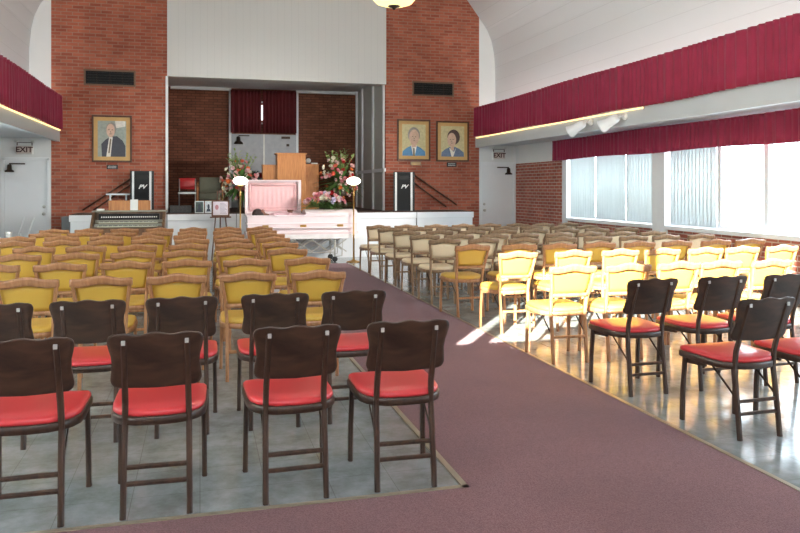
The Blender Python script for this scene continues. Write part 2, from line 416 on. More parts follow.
def exit_sign(x, label):
    t = thing('exit_sign', label, 'exit sign', (x, YF, 2.10), 0)
    MB().box(-.15, .15, -.07, -.004, 0, .17).build('sign_housing', SILV, t, .004)
    MB().box(-.135, .135, -.076, -.07, .012, .158).build('sign_face', simple('exit_sign_face', srgb(208, 196, 190), .4), t)
    MB().text('EXIT', .145, lambda a, b: (a * 1.02, -.078, b + .085), extra=.004).build('lettering', simple('exit_letters', srgb(70, 30, 34), .4), t)
    MB().box(-.14, -.125, -.045, -.03, .17, .235).box(.125, .14, -.045, -.03, .17, .235).box(-.14, .14, -.045, -.03, .225, .235).build('hanger', DARKM, t)
    for sx in (-.18, .18):
        MB().lathe([(0, -.02), (.03, -.02), (.035, .02), (0, .025)], (sx * .8, -.05, .25), n=12).build('emergency_lamp', SILV, t)
exit_sign(-3.31, 'small lit exit sign above the white door beside the organ')
exit_sign(6.64, 'small exit sign above the white door beside the red brick side wall')

# aisle outer walls
S(MB().box(XL - .2, XL, YB - .2, YF + .2, 0, .9).box(XL - .2, XL, YB - .2, YF + .2, 2.2, 9).box(XL - .2, XL, 12.8, YF + .2, .9, 2.2).box(XL - .2, XL, YB - .2, 0, .9, 2.2), 'wall_left', WARMW)
e = bpy.data.objects.new('window_7', None); COL.objects.link(e); e['kind'] = 'structure'  # unseen frosted windows added on the left for soft fill light
fm = MB()
for k in range(9): fm.box(XL - .14, XL - .04, k * 1.6 - .04, k * 1.6 + .04, .9, 2.2)
fm.box(XL - .14, XL - .04, 0, 12.8, .9, .94).box(XL - .14, XL - .04, 0, 12.8, 2.16, 2.2).build('window_frame', WHITE, e)
MB().box(XL - .10, XL - .094, 0, 12.8, .94, 2.16).build('frosted_pane', FROST, e)
S(MB().box(XR, XR + .25, 13.62, YF, 0, 2.0).box(XR, XR + .25, YB, 13.62, 0, 0.80), 'wall_right', BR_S)
S(MB().box(XR, XR + .25, YB - .2, YF, 2.25, 3.0).box(XR, XR + .25, 13.62, YF, 2.0, 2.25).box(XR, XR + .25, YB - .2, -0.4, .8, 2.3), 'wall_right_upper', WARMW)
S(MB().box(XR - .06, XR + .25, 10.19, 10.52, 0, 2.4), 'pillar', WHITE)
S(MB().box(XR, XR + .25, 6.7, 7.0, .8, 2.3).box(XR, XR + .25, 3.2, 3.5, .8, 2.3), 'wall_right_posts', WHITE)
S(MB().box(XR - .03, XR + .25, 13.48, 13.66, 0, 2.3), 'trim_3', WHITE)
S(MB().box(XR - .07, XR + .06, YB, 10.19, .79, .85).box(XR - .07, XR + .06, 10.52, 13.48, .79, .85), 'trim_4', WHITE, .006)

def window(n, y0, y1, mull):
    e = bpy.data.objects.new('window_%d' % n, None); COL.objects.link(e); e['kind'] = 'structure'
    fb = MB(); x0, x1 = XR + .09, XR + .16
    fb.box(x0, x1, y0, y1, .85, .90).box(x0, x1, y0, y1, 2.20, 2.25).box(x0, x1, y0, y0 + .04, .9, 2.2).box(x0, x1, y1 - .04, y1, .9, 2.2)
    fb.build('window_frame', WHITE, e)
    edges = [y0 + .04] + sorted(mull) + [y1 - .04]
    for m in mull: MB().box(x0 - .02, x1, m - .04, m + .04, .9, 2.2).build('mullion', WHITE, e)
    for a, b in zip(edges[:-1], edges[1:]):
        MB().box(x0 + .03, x0 + .036, a, b, .9, 2.2).build('pane', GLASS, e)
window(1, 10.52, 13.48, (11.43, 12.46))
window(2, 7.0, 10.19, (8.17, 9.08))
window(3, 3.5, 6.7, (4.6, 5.65))
window(4, -0.4, 3.2, (1.0, 2.1))

# vault: boarded nave wall that curves into the slope, one profile swept along the hall
prof_r = [(6.56, 2.60), (6.57, 3.6), (6.56, 4.20), (6.53, 4.55), (6.47, 4.83), (6.37, 5.06), (6.17, 5.34), (5.85, 5.76), (4.6, 7.2), (1.665, 8.6)]
prof_l = [(3.33 - x, z) for x, z in prof_r]
full = prof_r + prof_l[::-1][1:]
cm = MB()
outer = [(x + (.12 if x > 1.665 else -.12 if x < 1.665 else 0), z + (.12 if abs(x - 1.665) < 4 else 0)) for x, z in full]
for i in range(len(full) - 1):
    a, b, c, d = full[i], full[i + 1], outer[i + 1], outer[i]
    cm.prism([a, b, c, d], YB - .2, YF + .3, 'Y')
S(cm, 'ceiling', VAULT)
# ledges, beams and low aisle ceilings
S(MB().box(6.08, 6.16, YB, YF, 2.36, 2.62).box(6.16, XR + .25, YB, YF, 2.42, 2.62), 'ceiling_aisle_right', BEAM)
S(MB().box(-2.76, -2.68, YB, YF, 2.36, 2.62).box(XL, -2.76, YB, YF, 2.42, 2.62), 'ceiling_aisle_left', BEAM)
# unseen back wall; its high window is invented to place the sun patch
WX0, WX1, WZ0, WZ1 = -2.60, 1.5, 3.06, 4.25
S(MB().box(XL - .2, XR + .4, YB - .15, YB, 0, WZ0).box(XL - .6, WX0, YB - .15, YB, WZ0, WZ1).box(WX1, XR + .4, YB - .15, YB, WZ0, WZ1).box(XL - .6, XR + .6, YB - .15, YB, WZ1, 9), 'wall_back', WARMW)
e = bpy.data.objects.new('window_5', None); COL.objects.link(e); e['kind'] = 'structure'
MB().box(WX0, WX1, YB - .1, YB - .06, WZ0, WZ0 + .04).box(WX0, WX1, YB - .1, YB - .06, WZ1 - .04, WZ1).box(-2.40, -2.24, YB - .1, YB - .05, WZ0, WZ1).box(-0.55, -0.47, YB - .1, YB - .05, WZ0, WZ1).build('window_frame', WHITE, e)
MB().box(WX0, WX1, YB - .09, YB - .084, WZ0, WZ1).build('pane', GLASS, e)

# alcove behind the stage opening
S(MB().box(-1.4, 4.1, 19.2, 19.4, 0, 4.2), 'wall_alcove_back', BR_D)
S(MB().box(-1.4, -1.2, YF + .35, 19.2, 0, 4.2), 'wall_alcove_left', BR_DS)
sb = MB().box(3.97, 4.1, YF + .35, 19.2, 0, 4.2)
S(sb, 'wall_alcove_right', SIDEB)
tb = MB()
for y in (16.14, 17.2, 18.4, 19.1): tb.box(3.93, 3.97, y - .05, y + .05, .94, 3.95)
tb.box(3.935, 3.97, YF, 19.2, 1.80, 1.88)
S(tb, 'trim_5', WHITE)
S(MB().box(-1.4, 4.1, YF + .3, 19.4, 3.95, 4.1), 'ceiling_alcove', WARMW)
S(MB().box(-0.7, 0.72, 19.12, 19.2, 3.88, 3.95).box(2.42, 3.97, 19.12, 19.2, 3.88, 3.95), 'trim_6', WHITE)
S(MB().box(0.70, 0.76, 19.13, 19.2, .94, 3.95).box(2.38, 2.44, 19.13, 19.2, .94, 3.95), 'trim_7', WHITE)

# stage
e = bpy.data.objects.new('stage_platform', None); COL.objects.link(e); e['kind'] = 'structure'
MB().box(-2.37, 5.72, 15.23, YF, 0, .80).build('stage_front', WHITE, e)
MB().box(-2.39, 5.74, 15.20, YF, .80, .925).build('stage_lip', WHITE, e, .006)
MB().box(-2.37, 5.72, 15.22, YF, .925, .94).box(-0.63, 3.95, YF, 19.2, .80, .94).box(-1.2, -.63, YF + .35, 19.2, .8, .94).build('stage_top', STAGEF, e)
sm = MB()
for x in (-0.62, 0.7, 1.9, 3.1, 4.45): sm.box(x - .006, x + .006, 15.195, 15.24, 0, .925)
sm.build('panel_joint', simple('joint_shadow_gap_filler', srgb(120, 120, 120), .8), e)

# outside ground
S(MB().box(XR + .4, 60, -40, 60, -.2, -.12), 'ground_outside', simple('pale_concrete', srgb(196, 196, 190), .9))

# ================================================================ DRAPES
def pleats(name, pts, z0, z1, pitch, amp, mat, label, cat='valance', n_out=1, group=None, seed=1, parent=None, off=0.0):
    """gathered fabric along a floor-plan path"""
    rr = random.Random(seed)
    pts = [Vector((p[0], p[1], 0)) for p in pts]
    seg = [(a, b, (b - a).length) for a, b in zip(pts[:-1], pts[1:])]; L = sum(x[2] for x in seg)
    step = pitch / 7; n = int(L / step)
    ph, k = [], 0.0
    for i in range(n + 1):
        ph.append(k); k += 2 * PI * step / pitch * (1 + .38 * math.sin(i * .083 + seed) + .22 * rr.uniform(-1, 1))
    zs = [(0, 1.0), (.25, .95), (.55, .8), (.80, .55), (.90, .35), (.93, .9), (1.0, 1.0)]
    def base(s_):
        for a, b, l in seg:
            if s_ <= l + 1e-6: t = (b - a).normalized(); return a + t * s_, Vector((t.y, -t.x, 0)) * n_out
            s_ -= l
        a, b, l = seg[-1]; t = (b - a).normalized(); return b, Vector((t.y, -t.x, 0)) * n_out
    V = []
    for zi, (f, am) in enumerate(zs):
        z = z0 + (z1 - z0) * f
        for i in range(n + 1):
            p, nrm = base(i * step)
            a_ = amp * am * (math.sin(ph[i]) + .35 * math.sin(ph[i] * 2.3 + f * 1.5))
            zz = z + (.010 * math.sin(i * step * 2.1 + seed) if f == 0 else 0) + (.008 * math.sin(i * step * 1.3 + seed) if f > .9 else 0)
            V.append(p + nrm * (a_ + off) + Vector((0, 0, zz)))
    mb = MB(); N = n + 1
    mb.add(V, [(j * N + i, j * N + i + 1, (j + 1) * N + i + 1, (j + 1) * N + i) for j in range(len(zs) - 1) for i in range(n)], True)
    o = mb.build(name, mat, parent)
    so_ = o.modifiers.new('thickness', 'SOLIDIFY'); so_.thickness = .004
    if label: tag(o, label, cat, group)
    return o
pleats('valance', [(6.03, YF - .03), (6.03, YB + .02)], 2.60, 3.26, .125, .020, VELVET, 'crimson pleated valance high along the nave wall above the two spotlights', seed=2)
pleats('valance', [(-2.64, YF - .03), (-2.64, YB + .02)], 2.60, 3.26, .125, .020, VELVET, 'crimson pleated valance high on the wall above the door beside the organ', seed=3, n_out=-1)
pleats('valance', [(6.93, 13.84), (6.93, YB + .05)], 2.00, 2.40, .11, .018, VELVET, 'crimson pleated valance hung directly over the bright windows', seed=4)
bv = pleats('curtain', [(0.74, 19.05), (1.505, 19.05)], 2.83, 3.90, .11, .035, VELD, 'dark maroon alcove curtain nearer the left portrait, above the steel doors', 'curtain', seed=5)
pleats('curtain', [(1.53, 19.05), (2.38, 19.05)], 2.83, 3.90, .11, .035, VELD, 'dark maroon alcove curtain right of the slit of light, above the steel doors', 'curtain', seed=6)
# small bright window behind the slit in the curtains
e = bpy.data.objects.new('window_6', None); COL.objects.link(e); e['kind'] = 'structure'
MB().box(1.30, 1.75, 19.17, 19.195, 3.16, 3.54).build('pane', emit('daylight_glow_pane', (.9, .95, 1, 1), 1.6), e)  # pane glows by itself in place of daylight from behind
MB().box(1.26, 1.30, 19.15, 19.2, 3.06, 3.64).box(1.75, 1.79, 19.15, 19.2, 3.06, 3.64).box(1.26, 1.79, 19.15, 19.2, 3.60, 3.64).box(1.26, 1.79, 19.15, 19.2, 3.06, 3.10).build('window_frame', WHITE, e)
# steel double doors in the alcove
e = bpy.data.objects.new('door_3', None); COL.objects.link(e); e['kind'] = 'structure'
for x0, x1 in ((.76, 1.555), (1.575, 2.38)):
    MB().box(x0, x1, 19.12, 19.17, .95, 2.80).build('door_leaf', GREYM, e, .003)
MB().box(1.55, 1.58, 19.10, 19.13, .95, 2.80).build('astragal', STEEL, e)
MB().lathe([(0, -.08), (.12, -.08), (.1, -.03), (.05, 0), (.045, .1), (0, .12)], (.93, 19.06, 2.62), n=14).build('door_closer', DARKM, e)
MB().box(.93, 1.2, 19.05, 19.08, 2.74, 2.765).build('closer_arm', DARKM, e)
MB().box(2.0, 2.22, 19.08, 19.12, 2.69, 2.75).box(2.13, 2.2, 19.09, 19.12, 2.50, 2.56).build('sign_plate', DARKM, e)

# cove tubes peeping out below the upper valances
for x, y0, y1, lab in ((6.055, 9.3, 15.9, 'long warm light strip glowing below the valance near the twin spotlights'), (-2.66, 8.5, 15.9, 'long warm light strip glowing below the valance on the organ side')):
    t = thing('strip_light', lab, 'light', (x, (y0 + y1) / 2, 2.578))
    h = (y1 - y0) / 2
    MB().tube([(0, -h, 0), (0, h, 0)], .012, 8).build('tube', TUBE, t)
    MB().box(-.012, .012, -h, -h + .03, -.014, .013).box(-.012, .012, h - .03, h, -.014, .013).build('end_cap', WHITE, t)

# vertical blinds
def blind(y0, y1, lab, tilt):
    t = thing('vertical_blind', lab, 'blind', (XR + .04, (y0 + y1) / 2, 0), 0, 'vertical blinds in the side windows')
    h = (y1 - y0) / 2
    MB().box(-.02, .02, -h, h, 2.16, 2.20).build('headrail', WHITE, t)
    n = int((y1 - y0) / .085); me = None
    s_ = MB(); s_.grid(lambda u, v: ((.006 * math.sin(PI * u)), (u - .5) * .09, .87 + 1.29 * v), 4, 1, thick=(.0012, 0, 0))
    me = s_.mesh('slat', BLIND)
    for i in range(n):
        o = bpy.data.objects.new('slat', me); COL.objects.link(o); o.parent = t; o.location = (0, -h + (i + .5) * (2 * h) / n, 0); o.rotation_euler = (0, 0, tilt)
blind(10.60, 11.39, 'closed white vertical blind in the pane right beside the white pillar, far side', .30)
blind(11.47, 12.42, 'closed white vertical blind in the middle pane of the farthest window', .30)
blind(12.50, 13.42, 'closed white vertical blind in the pane next to the brick corner', .30)
blind(9.12, 10.15, 'closed white vertical blind just right of the white pillar, next to open panes', .45)

# ================================================================ CHAIRS
def arc_seat(w_, y0, y1, grow=0.0, n=10):
    """seat outline: straight front at y1, rounded rear at y0"""
    pts = []; hw = w_ / 2 + grow; yf = y1 + grow; yb = y0 - grow
    pts += [(hw - .03, yf), (-hw + .03, yf), (-hw + .008, yf - .008), (-hw, yf - .03)]
    ym = yb + .19
    for k in range(n + 1):
        a = PI * k / n; sx = math.cos(a); pts.append((-hw * .985 * math.copysign(abs(sx) ** .75, sx), ym - (ym - yb) * math.sin(a) ** .85))
    pts += [(hw, yf - .03), (hw - .008, yf - .008)]
    return pts[::-1]
def layered(mb, outline, levels, cx=0, cy=.27):
    """stack of scaled outlines: (z, scale) ; closed top and bottom"""
    n = len(outline); V = []
    for z, sc in levels: V += [(cx + (x - cx) * sc, cy + (y - cy) * sc, z) for x, y in outline]
    fs = [(i * n + k, i * n + (k + 1) % n, (i + 1) * n + (k + 1) % n, (i + 1) * n + k) for i in range(len(levels) - 1) for k in range(n)]
    fs += [tuple(range(n - 1, -1, -1))]
    V.append((cx, cy, levels[-1][0] + .002)); top = (len(levels) - 1) * n
    fs += [(top + k, top + (k + 1) % n, len(V) - 1) for k in range(n)]
    mb.add(V, fs, True); return mb

def under_parts(t, wd, post_x):
    """legs, rails and braces common to both patterns"""
    for s in (-1, 1):
        MB().sweep([(s * .198, .43, 0.0), (s * .196, .425, .2), (s * .192, .405, .425)], .024, .034, up=(0, 1, 0)).build('front_leg', wd, t)
        MB().sweep([(s * .178, .40, .375), (s * .178, .24, .388)], .018, .034, up=(0, 0, 1)).build('side_rail', wd, t)
        MB().sweep([(s * (post_x + .012), .235, .385), (s * (post_x + .012), .045, .245)], .006, .014, up=(0, 0, 1)).build('brace', DARKM, t)
        MB().lathe([(0, 0), (.013, 0), (.015, .006), (.012, .012), (0, .012)], (s * .198, .43, 0), n=10).build('foot_glide', DARKM, t)

def brown_chair():
    t = thing('folding_chair', '', 'chair')
    fr = arc_seat(.43, .010, .46)
    layered(MB(), fr, [(.396, .985), (.399, 1.0), (.430, 1.0), (.434, .985)]).build('seat_frame', DARKW, t)
    layered(MB(), arc_seat(.43, .010, .46, -.006), [(.434, .985), (.440, 1.0), (.452, .995), (.459, .97), (.464, .88), (.467, .6), (.468, .3)]).build('seat_pad', REDV, t)
    # shaped plywood back: outline in (x,z), bowed in y
    def half(f):   # half width at height fraction
        return .191 + .011 * f ** 2 - .007 * math.sin(PI * f) + .004 * math.sin(3 * PI * f)
    def corner(f):
        c = 0
        if f > .84: q = (f - .84) / .16; c = .026 * (1 - math.sqrt(max(0, 1 - q * q)))
        if f < .16: q = (.16 - f) / .16; c = .030 * (1 - math.sqrt(max(0, 1 - q * q)))
        return c
    def P(u, v):
        x = (2 * u - 1) * (half(v) - corner(v)); a = 2 * u - 1
        top = .814 + .0055 * math.cos(a * PI * 2.6) * (1 - abs(a) ** 4) + .004 * (1 - a * a)
        bot = .562 + .006 * abs(a)
        z = bot + (top - bot) * v
        y = -.070 + (.785 - z) * .36 + .40 * x * x
        return (x, y, z)
    bp = MB(); vsn = [0, .03, .07, .12, .16, .3, .45, .6, .72, .84, .89, .93, .97, 1]
    bp.grid(lambda u, v: P(u, vsn[round(v * (len(vsn) - 1))]), 24, len(vsn) - 1, thick=(0, .011, 0)); bp.build('backrest', DARKP, t)
    for s in (-1, 1):
        MB().sweep([(s * .140, 0, 0), (s * .138, .022, .2), (s * .136, .048, .40), (s * .134, .038, .50), (s * .132, -.012, .66), (s * .130, -.058, .785)], .026, .030, up=(0, 1, 0)).build('back_post', DARKW, t)
        MB().box(s * .130 - .008, s * .130 + .008, -.078, -.072, .770, .790).build('post_cap', STEEL, t)
    for z, y in ((.145, .016), (.215, .024)):
        MB().sweep([(-.14, y, z), (.14, y, z)], .020, .020, up=(0, 0, 1)).build('stretcher', DARKW, t)
    under_parts(t, DARKW, .128)
    return t

def padded_chair(wd, vin):
    t = thing('folding_chair', '', 'chair')
    layered(MB(), arc_seat(.42, .018, .46), [(.385, .985), (.388, 1.0), (.418, 1.0), (.422, .985)]).build('seat_frame', wd, t)
    layered(MB(), arc_seat(.42, .018, .46, -.008), [(.422, .985), (.430, 1.0), (.445, .99), (.456, .95), (.464, .85), (.469, .6), (.470, .3)]).build('seat_pad', vin, t)
    yb = lambda z: -.060 + (.82 - z) * .24
    for s in (-1, 1):
        MB().sweep([(s * .150, 0, 0), (s * .150, .022, .2), (s * .152, .048, .42), (s * .158, .030, .52), (s * .170, yb(.62), .62), (s * .184, yb(.72), .72), (s * .196, yb(.795), .800)], .026, .030, up=(0, 1, 0)).build('back_post', wd, t)
    def wave(a): return .010 * math.cos(a * PI * 1.45) - .004 * abs(a) + .004
    def crest(u, v):
        a = 2 * u - 1; x = a * .208
        top = .812 + wave(a) - (.022 * max(0, abs(a) - .9) / .1); bot = .752 + wave(a) * .85
        z = bot + (top - bot) * v
        return (x, yb(z) - .016 + .28 * x * x - .010, z)
    MB().grid(crest, 22, 3, thick=(0, .026, 0)).build('top_rail', wd, t)
    def low(u, v):
        a = 2 * u - 1; x = a * .160; z = .545 + .032 * v
        return (x, yb(z) - .012 + .25 * x * x, z)
    MB().grid(low, 10, 1, thick=(0, .022, 0)).build('bottom_rail', wd, t)
    def pad(u, v):
        a = 2 * u - 1; z = .577 + v * .182; hw = .146 + .036 * v
        x = a * hw; bul = .010 * (1 - a ** 6) * (1 - (2 * v - 1) ** 6)
        return (x, yb(z) + .012 + .25 * x * x - bul * .6, z)
    MB().grid(pad, 12, 6, thick=(0, .028, 0)).build('back_pad', vin, t)
    MB().sweep([(-.148, .024, .215), (.148, .024, .215)], .022, .022, up=(0, 0, 1)).build('stretcher', wd, t)
    under_parts(t, wd, .140)
    return t

ORD = ['', 'nearest', 'second', 'third', 'fourth', 'fifth', 'sixth', 'seventh', 'eighth', 'ninth', 'farthest']
SEAT = ['aisle seat', 'second from the aisle', 'third from the aisle', 'fourth from the aisle', 'fifth from the aisle', 'sixth from the aisle', 'seventh from the aisle', 'eighth from the aisle']
protos = {}
def chair(kind, x, y, side, row, k, rz=0.0):
    colr = {'brown': 'dark brown red-seated folding chair', 'yellow': 'mustard padded folding chair', 'cream': 'cream padded folding chair'}[kind]
    sd_ = {'L': 'organ side', 'R': 'window side'}[side]
    lab = '%s, %s, %s row, %s' % (colr, sd_, ORD[row], SEAT[k])
    grp = {'brown': 'red-seated dark folding chairs', 'yellow': 'mustard padded folding chairs', 'cream': 'cream padded folding chairs'}[kind] + (' on the organ side' if side == 'L' else ' on the window side')
    z = 0.0
    if kind not in protos:
        p = {'brown': brown_chair, 'yellow': lambda: padded_chair(OAK, YELV), 'cream': lambda: padded_chair(WALN, CREV)}[kind]()
        protos[kind] = p; p.location = (x, y, z); p.rotation_euler = (0, 0, rz); p['label'] = lab; p['group'] = grp
        kids(p); [kids(c) for c in p.children]
        return p
    return dup(protos[kind], (x, y, z), rz, lab, grp)

# organ side (left block)
for k, x in enumerate((.952, .428, -.184, -.712)): chair('brown', x, 3.435, 'L', 1, k, (-.03, .02, -.02, .01)[k])
for k, x in enumerate((.905, .432, -.10, -.60, -1.08)): chair('brown', x, 4.50, 'L', 2, k, R.uniform(-.03, .03))
left_rows = {3: (5.68, .87, .51), 4: (6.78, .92, .51), 5: (7.80, .88, .51), 6: (8.72, .91, .525), 7: (9.65, .90, .50), 8: (10.5, .92, .53), 9: (11.35, .90, .495), 10: (12.25, .93, .51)}
for r_, (y, x0, p) in left_rows.items():
    for k in range(8):
        x = x0 - k * p
        if (x + .25) / y < math.tan(math.atan(200 / F_PX) - math.atan(400 / F_PX)) : continue
        if x < -2.55: continue
        chair('yellow', x + R.uniform(-.015, .015), y + R.uniform(-.035, .035), 'L', r_, k, R.uniform(-.035, .035))
# window side (right block)
for k, x in enumerate((3.11, 3.64)): chair('brown', x, 3.60, 'R', 1, k, (.03, -.02)[k])
for k, x in enumerate((3.01, 3.575, 4.12)): chair('brown', x, 4.55, 'R', 2, k, (.02, .0, .03)[k])
for k, x in enumerate((2.935, 3.43, 3.93, 4.35, 4.84)): chair('yellow', x, 5.53 + R.uniform(-.03, .03), 'R', 3, k, R.uniform(-.04, .04))
for k, x in enumerate((3.02, 3.62, 4.15, 4.63, 5.13, 5.60, 6.13)): chair('yellow', x, 6.80 + R.uniform(-.03, .03), 'R', 4, k, R.uniform(-.04, .04))
for k in range(8):
    x = 2.91 + k * .52; chair('yellow', x + R.uniform(-.02, .02), 7.76 + R.uniform(-.04, .04), 'R', 5, k, R.uniform(-.04, .04))
PIT = {6: .525, 7: .495, 8: .52, 9: .485, 10: .51}
for r_, y in ((6, 8.73), (7, 9.57), (8, 10.5), (9, 11.35), (10, 12.22)):
    for k in range(8):
        x = 2.90 - .008 * (r_ - 6) + k * PIT[r_]
        chair('cream', x + R.uniform(-.02, .02), y + R.uniform(-.04, .04), 'R', r_, k, R.uniform(-.04, .04))

# ================================================================ WALL THINGS
def vent(x0, x1, z0, z1, lab):
    t = thing('wall_vent', lab, 'vent', ((x0 + x1) / 2, YF, (z0 + z1) / 2)); w_, h = (x1 - x0) / 2, (z1 - z0) / 2
    MB().box(-w_, w_, -.02, 0, h - .035, h).box(-w_, w_, -.02, 0, -h, -h + .035).box(-w_, -w_ + .035, -.02, 0, -h + .035, h - .035).box(w_ - .035, w_, -.02, 0, -h + .035, h - .035).build('vent_frame', simple('vent_frame_brown', srgb(120, 92, 72), .5), t)
    MB().box(-w_ + .035, w_ - .035, -.006, -.001, -h + .035, h - .035).build('backing', simple('vent_dark', srgb(16, 18, 18), .8), t)
    n = 5
    for i in range(n):
        z = -h + .035 + (i + .5) * (2 * h - .07) / n
        MB().box(-w_ + .035, w_ - .035, -.018, -.012, z - .004, z + .004).build('louvre', BLACK, t)
    for i in range(1, 4):
        x = -w_ + i * w_ / 2; MB().box(x - .004, x + .004, -.019, -.016, -h + .035, h - .035).build('divider', DARKM, t)
vent(-2.24, -1.26, 3.49, 3.82, 'dark louvred wall vent above the single portrait of a man in a dark suit')
vent(4.58, 5.56, 3.50, 3.83, 'dark louvred wall vent above the pair of portraits')

def ell(cx, cz, rx, rz, n=20, a0=0, a1=2 * PI): return [(cx + rx * math.cos(a0 + (a1 - a0) * k / n), cz + rz * math.sin(a0 + (a1 - a0) * k / n)) for k in range(n if a1 - a0 > 6.2 else n + 1)]
def portrait(x0, x1, z0, z1, lab, mats, shapes, inner=.11):
    """framed painting: frame, tan mat, painted canvas whose figures are flat painted shapes"""
    t = thing('framed_portrait', lab, 'portrait', ((x0 + x1) / 2, YF, (z0 + z1) / 2)); w_, h = (x1 - x0) / 2, (z1 - z0) / 2; f = .035
    MB().box(-w_, w_, -.04, 0, h - f, h).box(-w_, w_, -.04, 0, -h, -h + f).box(-w_, -w_ + f, -.04, 0, -h + f, h - f).box(w_ - f, w_, -.04, 0, -h + f, h - f).build('frame', FRW, t, .004)
    MB().box(-w_ + f, w_ - f, -.02, -.002, -h + f, h - f).build('mat', MATB, t)
    cw, ch = w_ - inner, h - inner
    mb = MB(); mb.box(-cw, cw, -.023, -.020, -ch, ch)
    for i, (mi, pts) in enumerate(shapes):
        mb.mat = mi; mb.prism([(max(-1, min(1, u)) * cw, max(-1, min(1, v)) * ch) for u, v in pts], -.0235 - .0004 * (i + 1), -.0235 - .0004 * i)
    mb.build('painting', mats, t)
P_ = lambda n, c: simple('paint_' + n, c, .5, var=.12, scale=25)
pale, blue, navy, greyh, dkh, face1, wht, sage, char_, tie = P_('straw', srgb(206, 196, 150)), P_('sky_blue', srgb(86, 142, 190)), P_('slate_blue', srgb(110, 128, 156)), P_('grey_hair', srgb(150, 146, 140)), P_('brown_hair', srgb(88, 70, 66)), P_('flesh', srgb(212, 178, 156)), P_('white', srgb(226, 222, 214)), P_('sage', srgb(158, 166, 158)), P_('charcoal', srgb(70, 72, 82)), P_('tie', srgb(120, 110, 90))
sh = [(-.98, -1), (-.95, -.72), (-.6, -.5), (-.22, -.36), (.22, -.36), (.6, -.5), (.95, -.72), (.98, -1)]
feat = lambda cx, cz, m: [(m, ell(cx - .12, cz + .06, .05, .022, 8)), (m, ell(cx + .12, cz + .06, .05, .022, 8)), (m, ell(cx, cz - .06, .03, .03, 8)), (m, ell(cx, cz - .17, .09, .018, 8))]
portrait(4.226, 4.994, 2.05, 2.97, 'framed portrait of a grey-haired man in a blue jacket, left one of the pair', [pale, blue, wht, tie, greyh, face1, dkh],
         [(1, sh), (2, [(-.26, -.34), (.26, -.34), (.08, -1), (-.08, -1)]), (3, [(-.06, -.5), (.06, -.5), (.09, -1), (-.09, -1)]), (5, [(-.18, -.45), (.18, -.45), (.18, .0), (-.18, 0)]), (4, ell(0, .32, .52, .50)), (5, ell(.02, .18, .43, .50))] + feat(.02, .16, 6))
portrait(5.135, 5.912, 2.04, 2.95, 'framed portrait of a dark-haired woman in a blue-grey dress, nearest the exit door', [pale, navy, wht, sage, dkh, face1, char_],
         [(1, sh), (5, [(-.2, -.6), (.1, -.6), (.14, 0), (-.16, 0)]), (4, ell(.08, .28, .54, .50)), (5, ell(-.08, .10, .38, .46)), (2, [(-.3, -.42), (.1, -.7), (.3, -.4), (.05, -1), (-.1, -1)])] + feat(-.08, .06, 6))
portrait(-2.088, -1.332, 1.96, 2.90, 'large framed portrait of a man in a dark suit above the organ', [sage, char_, wht, tie, greyh, face1, dkh],
         [(2, [(.2, 1), (.95, 1), (.95, .7), (.3, .6)]), (1, [(-.7, -1), (-.75, -.3), (-.45, -.05), (-.1, .12), (.35, .15), (.75, -.1), (.95, -.4), (.95, -1)]), (2, [(-.2, .1), (.05, .1), (-.1, -1), (-.4, -1)]), (3, [(-.14, .0), (-.04, .0), (-.16, -.8), (-.26, -.8)]), (4, ell(-.05, .56, .36, .36)), (5, ell(-.1, .46, .30, .38))] + feat(-.1, .44, 6))
def plaque(x0, x1, z0, z1, lab, m, lite):
    t = thing('name_plaque', lab, 'plaque', ((x0 + x1) / 2, YF, (z0 + z1) / 2)); w_, h = (x1 - x0) / 2, (z1 - z0) / 2
    MB().box(-w_, w_, -.015, 0, -h, h).build('plate', m, t, .003)
    lm = MB()
    for r_ in (-.35, .35):
        for k in range(7): lm.box(-w_ * .75 + k * w_ * .22, -w_ * .75 + k * w_ * .22 + w_ * .14, -.017, -.015, r_ * h - h * .16, r_ * h + h * .16)
    lm.build('engraving', lite, t)
plaque(-1.81, -1.60, 1.82, 1.905, 'black engraved plaque under the portrait above the organ', BLACK, SILV)
plaque(4.53, 4.78, 1.945, 2.03, 'pale metal plaque under the portrait of the grey-haired man', simple('pale_plaque', srgb(140, 122, 106), .5, .1), BRASS)
plaque(5.39, 5.62, 1.92, 2.02, 'black plaque under the portrait of the dark-haired woman', BLACK, SILV)

# twin wall spots on the right beam
for i, (y, lab) in enumerate(((10.76, 'white spotlight on the beam, the farther of the two'), (9.77, 'white spotlight on the beam, the nearer of the two'))):
    t = thing('spotlight', lab, 'spotlight', (6.08, y, 2.495), 0, 'spotlights on the beam')
    m = MB(); m.lathe([(0, 0), (.05, 0), (.055, .02), (.045, .04), (0, .045)], n=16); o = m.build('ceiling_rose', WHITE, t); o.rotation_euler = (0, -PI / 2, 0)
    MB().tube([(-.03, 0, 0), (-.09, 0, 0), (-.12, .04, -.02)], .014).build('arm', WHITE, t)
    m = MB(); m.lathe([(0, 0), (.035, 0), (.05, .03), (.055, .12), (.075, .20), (.078, .215), (.066, .21), (.05, .14), (0, .13)], n=18)
    o = m.build('lamp_head', WHITE, t); o.location = (-.12, .02, -.01); o.scale = (1.35, 1.35, 1.35)
    o.rotation_euler = Vector((-.5, .62, -.42)).to_track_quat('Z', 'Y').to_euler()

def spot(loc, target, name='spotlight_beam'):
    l = bpy.data.lights.new(name, 'SPOT'); l.energy = 380; l.color = (1, .95, .88); l.spot_size = math.radians(62); l.spot_blend = .9; l.shadow_soft_size = .05
    o = bpy.data.objects.new(name, l); COL.objects.link(o); o.location = loc
    o.rotation_euler = (Vector(target) - Vector(loc)).to_track_quat('-Z', 'Y').to_euler()
spot((5.80, 10.97, 2.38), (1.9, 15.2, 1.1)); spot((5.80, 9.98, 2.38), (1.9, 15.2, 1.1))

